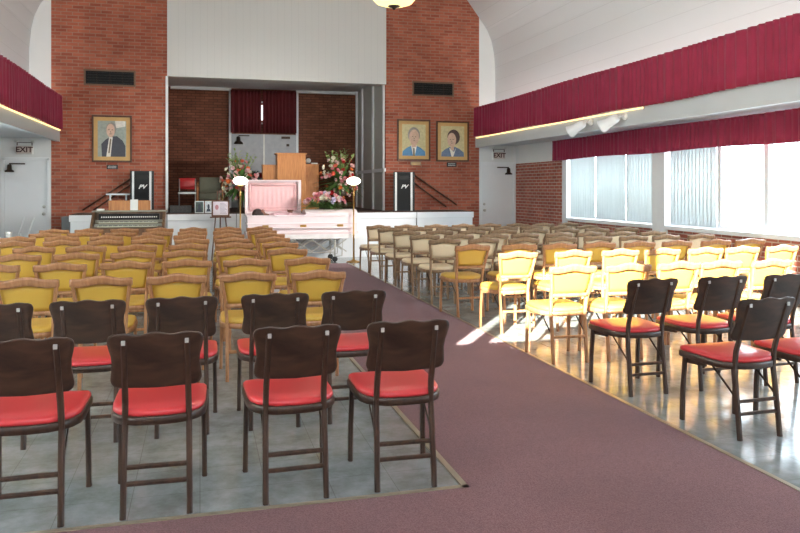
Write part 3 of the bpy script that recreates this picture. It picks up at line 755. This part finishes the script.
# pendant lamps: one over the aisle, one unseen, added for light near the camera
def pendant(x, y, z, lab):
    t = thing('pendant_lamp', lab, 'pendant lamp', (x, y, z), 0, 'pendant lamps of the nave')
    MB().lathe([(.02, .0), (.10, .006), (.17, .03), (.205, .07), (.21, .085), (.2, .08), (.16, .04), (.1, .018), (.02, .012)], n=32).build('glass_bowl', BOWL, t)
    MB().lathe([(0, -.035), (.012, -.03), (.02, -.015), (.055, -.004), (.06, .004), (.02, .02), (0, .02)], n=16).build('finial', DARKM, t)
    MB().tube([(0, 0, 0), (0, 0, 5.2)], .008).build('stem', DARKM, t)
    l = bpy.data.lights.new('pendant_bulb', 'POINT'); l.energy = 120; l.color = (1, .86, .66); l.shadow_soft_size = .12
    o = bpy.data.objects.new('pendant_bulb', l); COL.objects.link(o); o.parent = t; o.location = (0, 0, .22)
pendant(1.786, 6.87, 3.17, 'glowing amber glass pendant bowl hanging over the aisle')
pendant(1.786, 2.4, 3.17, 'unseen added amber glass pendant bowl over the carpet near the photographer')

# ================================================================ STAGE THINGS
def speaker(x0, x1, y, z0, z1, lab, flip):
    w_, h = (x1 - x0), z1 - z0
    t = thing('loudspeaker', lab, 'loudspeaker', ((x0 + x1) / 2, y, z0), flip)
    MB().prism([(-w_ / 2, 0), (w_ / 2, 0), (w_ * .36, .34), (-w_ * .36, .34)], 0, h, 'Z').build('cabinet', BLACK, t, .006)
    MB().box(-w_ * .36, w_ * .30, -.012, 0, .03, h - .03).build('grille', GRILLE, t)
    for sx in (-w_ * .42, w_ * .30): MB().box(sx, sx + w_ * .09, -.014, 0, .01, h - .01).build('side_strip', SILV, t)
    MB().box(-w_ * .22, w_ * .22, -.016, -.012, h * .80, h * .90).build('horn_slot', simple('horn_mouth', srgb(8, 8, 8), .5), t)
    MB().text('PV', .11, lambda a, b: (a * 1.1, -.0165, b + h * .62), shear=.35, extra=.004).build('logo', SILV, t)
speaker(-1.336, -.885, 15.62, .94, 1.78, 'black loudspeaker with pale side strips standing on the stage behind the organ', 0)
speaker(4.03, 4.50, 15.55, .94, 1.79, 'black loudspeaker with pale side strips under the pair of portraits', -.15)

def rail(pts_list, lab):
    t = thing('handrail', lab, 'handrail', (0, 0, 0))
    for a, b in pts_list: MB().tube([a, b], .018).build('rail', FRW, t)
    a, b = pts_list[0]
    for q in (.15, .85):
        p = Vector(a).lerp(Vector(b), q); MB().tube([p, (p.x, YF + .0, p.z)], .010, 6).build('bracket', DARKM, t)
    return t
rail([((4.60, 15.92, 1.73), (5.60, 15.92, 1.06)), ((4.56, 15.92, 1.58), (5.35, 15.92, 1.02))], 'sloping dark metal stair handrail beside the speaker under the paired portraits')
rail([((-1.36, 15.92, 1.62), (-2.25, 15.92, 1.0)), ((-1.36, 15.92, 1.50), (-2.05, 15.92, 1.0))], 'sloping dark metal stair handrail behind the organ')

# pulpit with stepped wings, standing on the stage
t = thing('pulpit', 'golden oak stepped pulpit on the stage behind the open casket lid', 'pulpit', (1.88, 16.0, .94))
MB().box(-.30, .30, -.10, .28, 0, 1.22).build('centre_panel', PULW, t, .006)
MB().box(-.60, -.30, .0, .24, 0, .98).build('wing', PULW, t, .005)
MB().box(.30, .60, .0, .24, 0, 1.00).build('wing', PULW, t, .005)
MB().prism([(-.33, 1.22), (.33, 1.22), (.33, 1.245), (-.33, 1.245)], -.12, .30).build('desk_top', PULW, t)
MB().box(-.61, -.30, -.01, .25, .98, .995).box(.30, .61, -.01, .25, 1.0, 1.015).build('wing_cap', PULW, t)
tag(MB().box(2.33, 2.46, 16.04, 16.16, 1.955, 1.985).build('notebook', PAPER), 'small white notebook on the right wing of the pulpit', 'notebook')
t = thing('desk_clock', 'small round grey clock on the right wing of the pulpit', 'clock', (2.27, 16.13, 1.955))
MB().lathe([(0, -.02), (.055, -.02), (.055, .02), (0, .02)], n=18).build('case', SILV, t); o = COL.objects[-1]; o.rotation_euler = (PI / 2, 0, 0); o.location = (0, 0, .075)
MB().box(-.04, .04, -.03, .03, 0, .025).build('base', BLACK, t)

# flowers
FC = {n: simple('petals_' + n, c, .55, var=.15, scale=30) for n, c in (('white', srgb(238, 232, 214)), ('pink', srgb(236, 158, 166)), ('orange', srgb(234, 142, 78)), ('red', srgb(186, 34, 40)), ('coral', srgb(232, 120, 96)), ('blush', srgb(240, 206, 206)), ('lilac', srgb(196, 190, 212)))}
def bloom_mesh(name, mat, r=.05, rings=3):
    mb = MB(); rr = random.Random(hash(name) % 99)
    for g in range(rings):
        n = 6 - g; op = .95 - .3 * g; rad = r * (1 - .22 * g)
        for k in range(n):
            a = 2 * PI * k / n + g * .5
            d = Vector((math.cos(a), math.sin(a), 0)); sd_ = Vector((-math.sin(a), math.cos(a), 0))
            V = []
            for i in range(4):
                s_ = i / 3; ri = rad * math.sin(s_ * PI / 2 * op); zi = rad * (1 - math.cos(s_ * PI / 2)) * (1.25 - op * .6) + .012 * g
                w_ = rad * .55 * math.sin(min(1, s_ * 1.1 + .12) * PI * .82)
                V += [d * ri + sd_ * w_ + Vector((0, 0, zi * 1.05)), d * (ri * 1.06) + Vector((0, 0, zi)), d * ri - sd_ * w_ + Vector((0, 0, zi * 1.05))]
            mb.add(V, [(i * 3 + j, i * 3 + j + 1, i * 3 + j + 4, i * 3 + j + 3) for i in range(3) for j in range(2)], True)
    mb.ball((0, 0, r * .3), r * .3, n=6, m=4)
    return mb.mesh('blossom', mat)
BM = {k: bloom_mesh(k, m) for k, m in FC.items()}
def leaf(mb, p, d, L, w_):
    d = d.normalized(); s_ = d.cross(Vector((0, 0, 1)));
    if s_.length < .1: s_ = Vector((1, 0, 0))
    s_.normalize(); up = s_.cross(d)
    V = []
    for i in range(5):
        f = i / 4; ww = w_ * math.sin(PI * min(.98, f * .85 + .1)); c = p + d * (L * f) - Vector((0, 0, 1)) * (L * .25 * f * f)
        V += [c + s_ * ww, c + up * -.004, c - s_ * ww]
    mb.add(V, [(i * 3 + j, i * 3 + j + 1, i * 3 + j + 4, i * 3 + j + 3) for i in range(4) for j in range(2)], True)
def blooms(t, spec, n, shape, size=1.0, seed=0, face=None):
    rr = random.Random(seed)
    for i in range(n):
        u = shape(rr); d = face(u)
        o = bpy.data.objects.new('blossom', BM[rr.choice(spec)]); COL.objects.link(o); o.parent = t; o.location = u
        s_ = size * rr.uniform(.75, 1.25); o.scale = (s_, s_, s_)
        o.rotation_euler = (Vector(d) + Vector((rr.uniform(-.3, .3), rr.uniform(-.3, .3), rr.uniform(-.3, .3)))).to_track_quat('Z', 'Y').to_euler()

def standing_spray(loc, lab, spec, seed, hw=.36, z_lo=.55, z_hi=1.30):
    t = thing('flower_arrangement', lab, 'flower arrangement', loc)
    rr = random.Random(seed); lm = MB(); zc = (z_lo + z_hi) / 2 - .05
    for i in range(240):
        a = rr.uniform(0, 2 * PI); el = rr.uniform(-.5, 1.4); d = Vector((math.cos(a) * math.cos(el), math.sin(a) * math.cos(el) * .7, math.sin(el)))
        leaf(lm, Vector((0, 0, zc - .12)) + d * rr.uniform(.03, .2), d, rr.uniform(.2, .42), rr.uniform(.014, .032))
    lm.build('foliage', LEAF, t)
    gm = MB()
    for i in range(24):
        d = Vector((rr.uniform(-.7, .7), rr.uniform(-.3, .3), 1)); p = Vector((0, 0, zc))
        q = p + d.normalized() * rr.uniform(.42, .62) ; gm.tube([p, q], .004, 5)
        for k in range(6):
            f = .45 + .11 * k; leaf(gm, p.lerp(q, min(1, f)), Vector((rr.uniform(-1, 1), rr.uniform(-1, 1), .6)), .08, .022)
    gm.build('tall_stems', LEAFL, t)
    def shp(r_):
        while True:
            x, z, y = r_.uniform(-1, 1), r_.uniform(-1, 1), r_.uniform(-1, .3)
            q = x * x + z * z + y * y
            if .35 < q < 1.0 and abs(x) < 1.05 - .55 * max(0, z): return Vector((x * hw, y * .26, zc + z * (z_hi - z_lo) / 2))
    blooms(t, spec, 84, shp, .85, seed, lambda u: (u.x, u.y - .15, (u.z - zc) * .8 + .05))
    MB().lathe([(0, 0), (.12, 0), (.14, .03), (.05, .06), (.045, .25), (.13, .50), (.16, z_lo + .05), (.15, z_lo + .05), (0, z_lo)], n=18).build('urn', simple('dark_urn', srgb(78, 66, 54), .5), t)
    return t
standing_spray((.80, 15.60, .94), 'tall arrangement of orange, coral and cream flowers left of the open casket lid', ['orange', 'coral', 'white', 'blush', 'blush', 'white', 'pink'], 11, .40, .30, 1.12)
standing_spray((2.86, 15.62, .94), 'tall arrangement of pink, red and orange flowers behind the closed casket end', ['pink', 'red', 'orange', 'blush', 'coral', 'white', 'blush', 'pink'], 23, .40, .30, 1.24)
# dark leafy poinsettia behind
t = thing('potted_plant', 'dark green potted plant with red blooms beside the left of the pulpit', 'plant', (1.16, 16.9, .94))
lm = MB(); rr = random.Random(5)
for i in range(110):
    a = rr.uniform(0, 2 * PI); el = rr.uniform(-.1, 1.3); d = Vector((math.cos(a) * math.cos(el), math.sin(a) * math.cos(el), math.sin(el))); leaf(lm, Vector((0, 0, .62)) + d * .06, d, rr.uniform(.2, .36), .025)
lm.build('foliage', simple('deep_green_leaves', srgb(34, 66, 42), .5, var=.3), t)
MB().lathe([(0, 0), (.14, 0), (.18, .5), (.19, .6), (.17, .6), (0, .56)], n=16).build('pot', simple('red_foil', srgb(150, 34, 34), .35, .3), t)
blooms(t, ['red'], 8, lambda r_: Vector((r_.uniform(-.2, .2), r_.uniform(-.15, .05), r_.uniform(.62, .8))), 1.0, 3, lambda u: (u.x, -.5, .5))

# chairs on the stage
t = thing('stacking_chair', 'small chair with red backrest and steel frame on the stage', 'chair', (-.27, 17.0, .94))
for s in (-1, 1):
    MB().tube([(s * .17, .2, 0), (s * .17, .2, .40), (s * .17, .22, .70)], .012).build('frame_side', STEEL, t)
    MB().tube([(s * .17, -.17, 0), (s * .17, -.17, .41), (s * .17, .2, .43)], .012).build('leg', STEEL, t)
MB().box(-.18, .18, -.19, .2, .40, .43).build('seat', BLACK, t, .008)
MB().grid(lambda u, v: ((u - .5) * .36, .20 + .1 * (u - .5) ** 2, .47 + .25 * v), 8, 3, thick=(0, .03, 0)).build('backrest', REDV, t)
MB().box(-.19, .19, -.2, -.17, .37, .41).build('front_bar', STEEL, t)
t = thing('armchair', 'grey-green upholstered armchair with wooden arm on the stage', 'armchair', (.22, 17.0, .94))
GRN = simple('grey_green_cloth', srgb(112, 112, 96), .85)
MB().box(-.24, .24, -.22, .24, .24, .40).build('seat', GRN, t, .03)
MB().grid(lambda u, v: ((u - .5) * .46, .22 + .05 * v, .40 + .34 * v), 6, 3, thick=(0, .07, 0)).build('backrest', GRN, t, .01)
for s in (-1, 1):
    MB().sweep([(s * .27, -.22, 0), (s * .27, -.22, .52), (s * .27, .24, .58)], .035, .04, up=(1, 0, 0)).build('arm', PULW, t)
    MB().sweep([(s * .27, .26, 0), (s * .27, .26, .62)], .035, .035, up=(1, 0, 0)).build('leg', PULW, t)

# framed photographs leaning on the stage edge
for x0, x1, lab, c in ((-.10, .075, 'dark framed picture leaning on the stage edge, nearer the red-backed chair', srgb(70, 86, 80)), (.095, .235, 'pale framed picture leaning on the stage edge, nearer the easel', srgb(206, 210, 214))):
    t = thing('picture_frame', lab, 'picture', ((x0 + x1) / 2, 15.36, .94)); w_ = (x1 - x0) / 2
    fm = MB().box(-w_, w_, -.01, .01, 0, .018).box(-w_, w_, -.01, .01, .222, .24).box(-w_, -w_ + .016, -.01, .01, .018, .222).box(w_ - .016, w_, -.01, .01, .018, .222); fm.build('frame', SILV, t)
    MB().box(-w_ + .016, w_ - .016, -.004, .004, .018, .222).build('photograph', simple('photo_ground', c, .4, var=.3, scale=18), t)
    MB().prism(ell(0, .13, w_ * .32, .05, 14) , -.0055, -.004).prism([(-w_ * .6, .03), (w_ * .6, .03), (w_ * .4, .085), (-w_ * .4, .085)], -.0055, -.004).build('figure', simple('photo_figure', srgb(60, 66, 78), .5, var=.3), t)
    MB().prism([(.01, 0), (.01, .16), (.07, 0)], -.01, .01, 'X').build('easel_back', BLACK, t)
# low heater
t = thing('heater', 'low dark ribbed heater on the stage edge below the red-backed chair', 'heater', (-.36, 15.52, .94))
MB().box(-.22, .20, -.06, .08, 0, .15).build('casing', simple('heater_grey', srgb(64, 62, 62), .5), t, .006)
for i in range(16): MB().box(-.205 + i * .025, -.197 + i * .025, -.068, -.06, .015, .135).build('fin', simple('heater_fin', srgb(96, 92, 90), .4) if i == 0 else bpy.data.materials['heater_fin'], t)

# easel in front of the stage with a framed programme
t = thing('easel', 'brown wooden easel standing in front of the stage beside the casket', 'easel', (.385, 14.92, 0))
for s in (-1, 1): MB().sweep([(s * .17, -.12, 0), (s * .05, .02, 1.38)], .024, .018).build('leg', FRW, t)
MB().sweep([(0, .34, 0), (0, .05, 1.3)], .024, .018).build('rear_leg', FRW, t)
MB().box(-.20, .20, -.06, .02, .86, .885).build('ledge', FRW, t)
MB().box(-.03, .03, .0, .04, 1.34, 1.40).build('head_block', FRW, t)
t = thing('framed_notice', 'framed printed notice with a small photograph, resting on the easel', 'notice', (.385, 14.86, .886))
f = MB().box(-.17, .17, 0, .02, 0, .03).box(-.17, .17, 0, .02, .29, .32).box(-.17, -.14, 0, .02, .03, .29).box(.14, .17, 0, .02, .03, .29); f.build('frame', FRW, t, .004)
MB().box(-.14, .14, .006, .014, .03, .29).build('sheet', simple('lilac_paper', srgb(206, 196, 204), .6), t)
MB().prism(ell(-.07, .18, .035, .05, 14), .004, .006).build('photograph', P_('notice_photo', srgb(178, 120, 128)), t)
pr = MB()
for k in range(9): pr.box(-.01, .12 - .02 * (k % 3), .0045, .006, .06 + k * .024, .066 + k * .024)
pr.build('printed_lines', simple('ink', srgb(110, 100, 120), .6), t)

# ================================================================ CASKET
t = thing('casket', 'pale pink casket with its head-end lid open, resting on the folding bier', 'casket', (1.92, 14.62, .545))
L2 = 1.07
def shell(mb, x0, x1, y0, y1, z0, z1, th=.025):
    mb.box(x0, x1, y0, y0 + th, z0, z1).box(x0, x1, y1 - th, y1, z0, z1).box(x0, x0 + th, y0 + th, y1 - th, z0, z1).box(x1 - th, x1, y0 + th, y1 - th, z0, z1).box(x0 + th, x1 - th, y0 + th, y1 - th, z0, z0 + th)
b = MB(); shell(b, -L2 + .02, L2 - .02, -.28, .28, .04, .36); b.build('body', PINKM, t, .008)
m = MB()
for z0, z1, g in ((0, .05, .03), (.20, .225, .015), (.345, .375, .02)):
    m.box(-L2 + .02 - g, L2 - .02 + g, -.28 - g, -.279, z0, z1).box(-L2 + .02 - g, L2 - .02 + g, .279, .28 + g, z0, z1).box(-L2 + .02 - g, -L2 + .021, -.279, .279, z0, z1).box(L2 - .021, L2 - .02 + g, -.279, .279, z0, z1)
m.build('moulding', PINKM, t, .006)
# closed foot lid
def lidp(x0, x1):
    prof = [(-.29, .375), (-.29, .40), (-.25, .43), (-.16, .465), (0, .48), (.16, .465), (.25, .43), (.29, .40), (.29, .375)]
    return MB().prism(prof, x0, x1, 'X')
lidp(.05, L2).build('foot_lid', PINKM, t, .006)
# open head lid, hinged at the rear, leaning back
lid = MB(); lid.grid(lambda u, v: (-L2 + (L2 + .03) * u, .29 + .05 * v + .07 * math.sin(PI * v), .385 + .665 * v), 2, 10, thick=(0, .03, 0)); lid.build('head_lid', PINKM, t, .004)
rim = MB(); rim.box(-L2, .03, .245, .315, .375, .42).box(-L2, .03, .27, .37, 1.02, 1.055).box(-L2, -L2 + .06, .255, .36, .42, 1.02).box(-.03, .03, .255, .36, .42, 1.02); rim.build('lid_rim', PINKM, t, .008)
li = MB(); li.grid(lambda u, v: (-L2 + .13 + (L2 - .22) * u, .325 - .025 * math.sin(PI * u) * math.sin(PI * v) + .004 * math.sin(u * 60) * math.sin(PI * v), .48 + .46 * v), 60, 12, thick=(0, .02, 0)); li.build('lid_lining', PINKS, t)
bo = MB()
for (a, c) in (((-L2 + .10, .30, .46), (-.08, .30, .46)), ((-L2 + .10, .32, .97), (-.08, .32, .97)), ((-L2 + .10, .31, .46), (-L2 + .10, .32, .97)), ((-.08, .31, .46), (-.08, .32, .97))): bo.tube([a, c], .028, 10)
bo.build('lid_bolster', PINKS, t)
bd = MB(); bd.grid(lambda u, v: (-L2 + .05 + (L2 - .02) * u, -.25 + .5 * v, .27 - .05 * math.sin(PI * u) * math.sin(PI * v) + .008 * math.sin(u * 38) * math.cos(v * 20)), 40, 14, thick=(0, 0, -.12)); bd.build('lining', PINKS, t)
MB().ball((-.80, 0, .31), .17, .22, .065, 16, 10).build('pillow', PINKS, t)
for hx in (-.72, 0.0, .72):
    MB().box(hx - .06, hx + .06, -.315, -.281, .11, .19).build('handle_lug', BRASS, t, .008)
MB().tube([(-.95, -.345, .13), (.95, -.345, .13)], .016, 10).build('handle_bar', PINKM, t)
for hx in (-.72, 0.0, .72): MB().tube([(hx, -.30, .14), (hx, -.345, .13)], .012, 8).build('handle_arm', BRASS, t)

# the person lying in the casket (head, hair, clothed trunk and folded hands)
def skin_body(name, verts, edges, radii, mat, parent, sub=2):
    me = bpy.data.meshes.new(name); me.from_pydata(verts, edges, []); me.materials.append(mat)
    o = bpy.data.objects.new(name, me); COL.objects.link(o); o.parent = parent
    o.modifiers.new('skin', 'SKIN')
    for i, r_ in enumerate(radii): me.skin_vertices[0].data[i].radius = (r_, r_)
    me.skin_vertices[0].data[0].use_root = True
    s_ = o.modifiers.new('sub', 'SUBSURF'); s_.levels = sub; s_.render_levels = sub
    for p in me.polygons: p.use_smooth = True
    return o
pt = thing('person', 'person with dark hair lying face up in the open casket, hands folded', 'person', (1.92, 14.62, .545 + .275))
hx = -.80
vb = [(-.02, 0, .03), (-.20, 0, .04), (-.42, 0, .055), (-.56, 0, .06), (-.63, 0, .06),
      (-.54, -.16, .05), (-.32, -.22, .04), (-.22, -.10, .13), (-.54, .16, .05), (-.32, .22, .04), (-.24, .10, .13), (.10, -.08, .02), (.10, .08, .02), (.5, -.08, .0), (.5, .08, .0)]
eb = [(0, 1), (1, 2), (2, 3), (3, 4), (3, 5), (5, 6), (6, 7), (3, 8), (8, 9), (9, 10), (0, 11), (0, 12), (11, 13), (12, 14)]
rb = [.12, .11, .125, .09, .05, .062, .048, .035, .062, .048, .035, .08, .08, .05, .05]
skin_body('clothed_body', vb, eb, rb, simple('pale_dress', srgb(214, 176, 182), .7), pt)
hm = MB(); hm.ball((hx, 0, .115), .105, .075, .088, 18, 14); hm.ball((hx + .055, 0, .19), .020, .011, .016, 8, 6)
for s in (-1, 1): hm.ball((hx + .01, s * .028, .186), .012, .016, .009, 8, 6); hm.ball((hx + .005, s * .077, .11), .028, .012, .018, 8, 6)
hm.ball((hx + .085, 0, .178), .009, .024, .009, 8, 6); hm.tube([(hx + .08, 0, .09), (-.60, 0, .06)], .048, 12)
hm.build('head', SKIN, pt)
hr = MB(); hr.ball((hx - .045, 0, .115), .105, .10, .108, 18, 12); hr.ball((hx - .02, -.07, .10), .09, .035, .07, 12, 8); hr.ball((hx - .02, .07, .10), .09, .035, .07, 12, 8); hr.build('hair', HAIR, pt)
hv = [(-.235, -.085, .155), (-.20, -.04, .165)]
for s, sy in ((-1, -1), (1, 1)):
    h = MB(); h.ball((-.215, sy * .035, .165 + .012 * s), .045, .045, .017, 12, 8)
    for k in range(4):
        bx = -.235 + k * .020; ln = (.055, .065, .062, .048)[k]
        h.tube([(bx, sy * .01, .172 + .012 * s), (bx + .004, -sy * ln * .5, .176 + .012 * s), (bx + .006, -sy * ln, .164 + .012 * s)], .008, 8)
    h.tube([(-.250, sy * .045, .17 + .012 * s), (-.268, sy * .015, .178 + .012 * s), (-.262, -sy * .012, .17 + .012 * s)], .009, 8)
    h.build('hand', SKIN, pt)

# flowers lying on the closed lid
t = thing('casket_spray', 'pink and white flower spray with green leaves lying on the closed casket end', 'flower spray', (2.38, 14.60, 1.02))
rr = random.Random(31); lm = MB()
for i in range(170):
    a = rr.uniform(0, 2 * PI); d = Vector((math.cos(a) * 1.5, math.sin(a) * .7, rr.uniform(-.05, .7))); leaf(lm, Vector((rr.uniform(-.25, .25), rr.uniform(-.08, .08), .05)) + d.normalized() * .05, d, rr.uniform(.16, .36), rr.uniform(.014, .028))
lm.build('foliage', LEAF, t)
def shp2(r_):
    while True:
        x, y = r_.uniform(-1, 1), r_.uniform(-1, 1)
        if x * x + y * y < 1: return Vector((x * .44, y * .20 - .03, .07 + .26 * (1 - x * x) * (1 - y * y * .8) + r_.uniform(-.03, .02)))
blooms(t, ['pink', 'blush', 'white', 'lilac', 'pink', 'blush'], 66, shp2, .85, 8, lambda u: (u.x, u.y - .3, .35))

# folding bier
t = thing('casket_bier', 'folding wheeled bier with crossed steel bars and white tray under the casket', 'bier', (1.92, 14.62, 0))
MB().box(-1.0, 1.09, -.30, .30, .455, .545).build('tray', simple('white_skirt', srgb(240, 236, 236), .5), t, .006)
for y in (-.26, .26):
    for k in range(5):
        x = -.85 + k * .34
        MB().sweep([(x, y, .44), (x + .34, y, .20)], .012, .022, up=(0, 0, 1)).build('cross_bar', STEEL, t)
        MB().sweep([(x, y + .014, .20), (x + .34, y + .014, .44)], .012, .022, up=(0, 0, 1)).build('cross_bar', STEEL, t)
    for x in (-.85, .62):
        MB().tube([(x, y, .05), (x, y, .455)], .016).build('post', STEEL, t)
        MB().tube([(x, y, .10), (x + .14, y, .12), (x + .16, y, .44)], .010).build('strut', STEEL, t)
        mw = MB(); mw.lathe([(0, -.015), (.045, -.015), (.055, -.01), (.055, .01), (.045, .015), (0, .015)], n=18); o = mw.build('caster', BLACK, t); o.rotation_euler = (PI / 2, 0, 0); o.location = (x, y, .055)
    MB().sweep([(-.85, y, .19), (.62, y, .19)], .012, .02, up=(0, 0, 1)).build('lower_rail', STEEL, t)

# torchieres
def torch(x, y, lab):
    t = thing('torchiere_lamp', lab, 'floor lamp', (x, y, 0), 0, 'torchiere lamps beside the casket')
    MB().lathe([(0, 0), (.14, 0), (.145, .012), (.09, .022), (.03, .04), (.018, .07), (0, .07)], n=24).build('base', BRASS, t)
    MB().lathe([(.016, .06), (.014, .5), (.02, .52), (.014, .54), (.013, 1.28), (.022, 1.30), (.014, 1.32), (.014, 1.44), (.04, 1.47), (.055, 1.50), (0, 1.5)], n=14).build('pole', BRASS, t)
    g = MB(); g.ball((0, 0, 1.575), .135, .135, .08, 24, 14); g.build('globe', GLOBE, t)
torch(.73, 14.25, 'brass torchiere with glowing oval globe at the head end of the casket')
torch(2.89, 14.25, 'brass torchiere with glowing oval globe at the foot end of the casket')

# ================================================================ ORGAN
ORW = wood('organ_walnut', srgb(96, 68, 46), srgb(128, 94, 66), .4, coat=.2)
KEYS = simple('ivory_keys', srgb(188, 186, 164), .4)
ORG = simple('organ_grey_trim', srgb(150, 146, 132), .4)
t = thing('organ', 'two-manual walnut console organ on the floor before the stage', 'organ', (-1.19, 13.75, 0))
MB().box(-.60, .60, .12, .42, 0, 1.02).build('case', ORW, t, .008)
for s in (-1, 1): MB().prism([(-.34, 0), (.12, 0), (.12, 1.02), (.0, 1.02), (-.34, .74)], s * .60, s * .56, 'X').build('side_cheek', ORW, t)
MB().prism([(-.36, .70), (-.36, .76), (.12, .80), (.12, .70)], -.58, .58, 'X').build('key_bed', ORW, t)
for i, (y0, y1, z) in enumerate(((-.33, -.20, .775), (-.16, -.03, .835))):
    MB().box(-.48, .48, y0, y1, z, z + .018).build('white_keys', KEYS, t)
    k = MB()
    for j in range(42):
        if j % 7 in (2, 6): continue
        x = -.47 + j * .0229 + .015; k.box(x, x + .010, y0 + .045, y1, z + .018, z + .03)
    k.build('black_keys', BLACK, t)
    MB().box(-.55, .55, y1, y1 + .04, z, z + .05).build('key_slip', ORG, t)
MB().prism([(.0, .88), (.05, .99), (.14, .99), (.14, .88)], -.5, .5, 'X').build('stop_rail', BLACK, t)
st = MB()
for j in range(26): x = -.46 + j * .036; st.box(x, x + .02, .02, .034, .905, .945)
st.build('stop_tabs', PAPER, t)
MB().box(-.62, .62, .06, .46, 1.02, 1.045).build('lid', ORG, t, .005)
MB().box(-.36, .34, .20, .22, 1.045, 1.22).build('music_stand', wood('music_desk', srgb(170, 110, 62), srgb(196, 134, 80), .4), t, .003)
MB().box(-.5, .5, -.36, -.34, .62, .70).build('front_board', ORW, t)
o = MB().box(-.07, .06, -.001, .001, 0, .19).build('sheet_music', PAPER); o.location = (-1.12, 13.93, 1.047); o.rotation_euler = (-.06, 0, 0); tag(o, 'white sheet of music standing on the organ desk', 'sheet music')
o = MB().box(-.06, .06, -.05, .05, 0, .03).build('tissue_box', PAPER, None, .004); o.location = (-1.68, 13.95, 1.046); tag(o, 'small white box on the left end of the organ top', 'box')
t = thing('organ_bench', 'walnut organ bench tucked in front of the organ', 'bench', (-1.15, 13.18, 0))
MB().box(-.42, .42, -.13, .13, .52, .56).build('seat', ORW, t, .005)
for s in (-1, 1): MB().box(s * .38 - .015, s * .38 + .015, -.12, .12, 0, .52).build('side', ORW, t)
MB().box(-.37, .37, -.01, .01, .12, .2).build('stretcher', ORW, t)
# music shelf above and small grey panel at the stage end
o = MB().box(-1.80, -1.36, 15.75, 15.98, 1.30, 1.33).build('wall_shelf', WHITE); tag(o, 'narrow white shelf on the brick left of the speaker behind the organ', 'shelf')
MB().box(-1.75, -1.72, 15.9, 15.99, 1.18, 1.30).box(-1.45, -1.42, 15.9, 15.99, 1.18, 1.30).build('bracket', WHITE, o)
o = MB().box(-2.58, -2.40, 15.55, 15.99, 0, .88).build('step_box', simple('grey_box', srgb(120, 122, 124), .5), None, .006); tag(o, 'grey box between the exit door and the stage end', 'box')
# stack of cups and a white folded seat by the left door
t = thing('side_table', 'small white table by the left exit door', 'table', (-2.98, 13.6, 0))
MB().box(-.22, .22, -.2, .2, .53, .555).build('top', WHITE, t, .004)
for sx in (-.19, .19):
    for sy in (-.17, .17): MB().tube([(sx, sy, 0), (sx, sy, .53)], .012).build('leg', STEEL, t)
t = thing('cup_stack', 'stack of white cups on the small table by the left exit door', 'cups', (-3.05, 13.55, .556))
MB().lathe([(0, 0), (.04, 0), (.055, .14), (.05, .14), (0, .02)], n=18).build('cup', PAPER, t)
MB().lathe([(.052, .11), (.06, .16), (.055, .16), (.05, .12)], n=18).build('cup', PAPER, t)
t = thing('folded_chair', 'white folded chair with tubular frame leaning near the left exit door', 'folded chair', (-3.02, 14.6, 0))
for s in (-1, 1):
    MB().tube([(s * .08 - .12, -.1, 0), (s * .08 - .05, 0, .55), (s * .08 + .06, .05, .92)], .012).build('upright', WHITE, t)
    MB().tube([(s * .08 + .12, .25, 0), (s * .08, .0, .62)], .012).build('rear_leg', WHITE, t)
MB().tube([(-.12, -.02, .45), (.05, -.02, .45)], .010).build('cross_bar', WHITE, t)
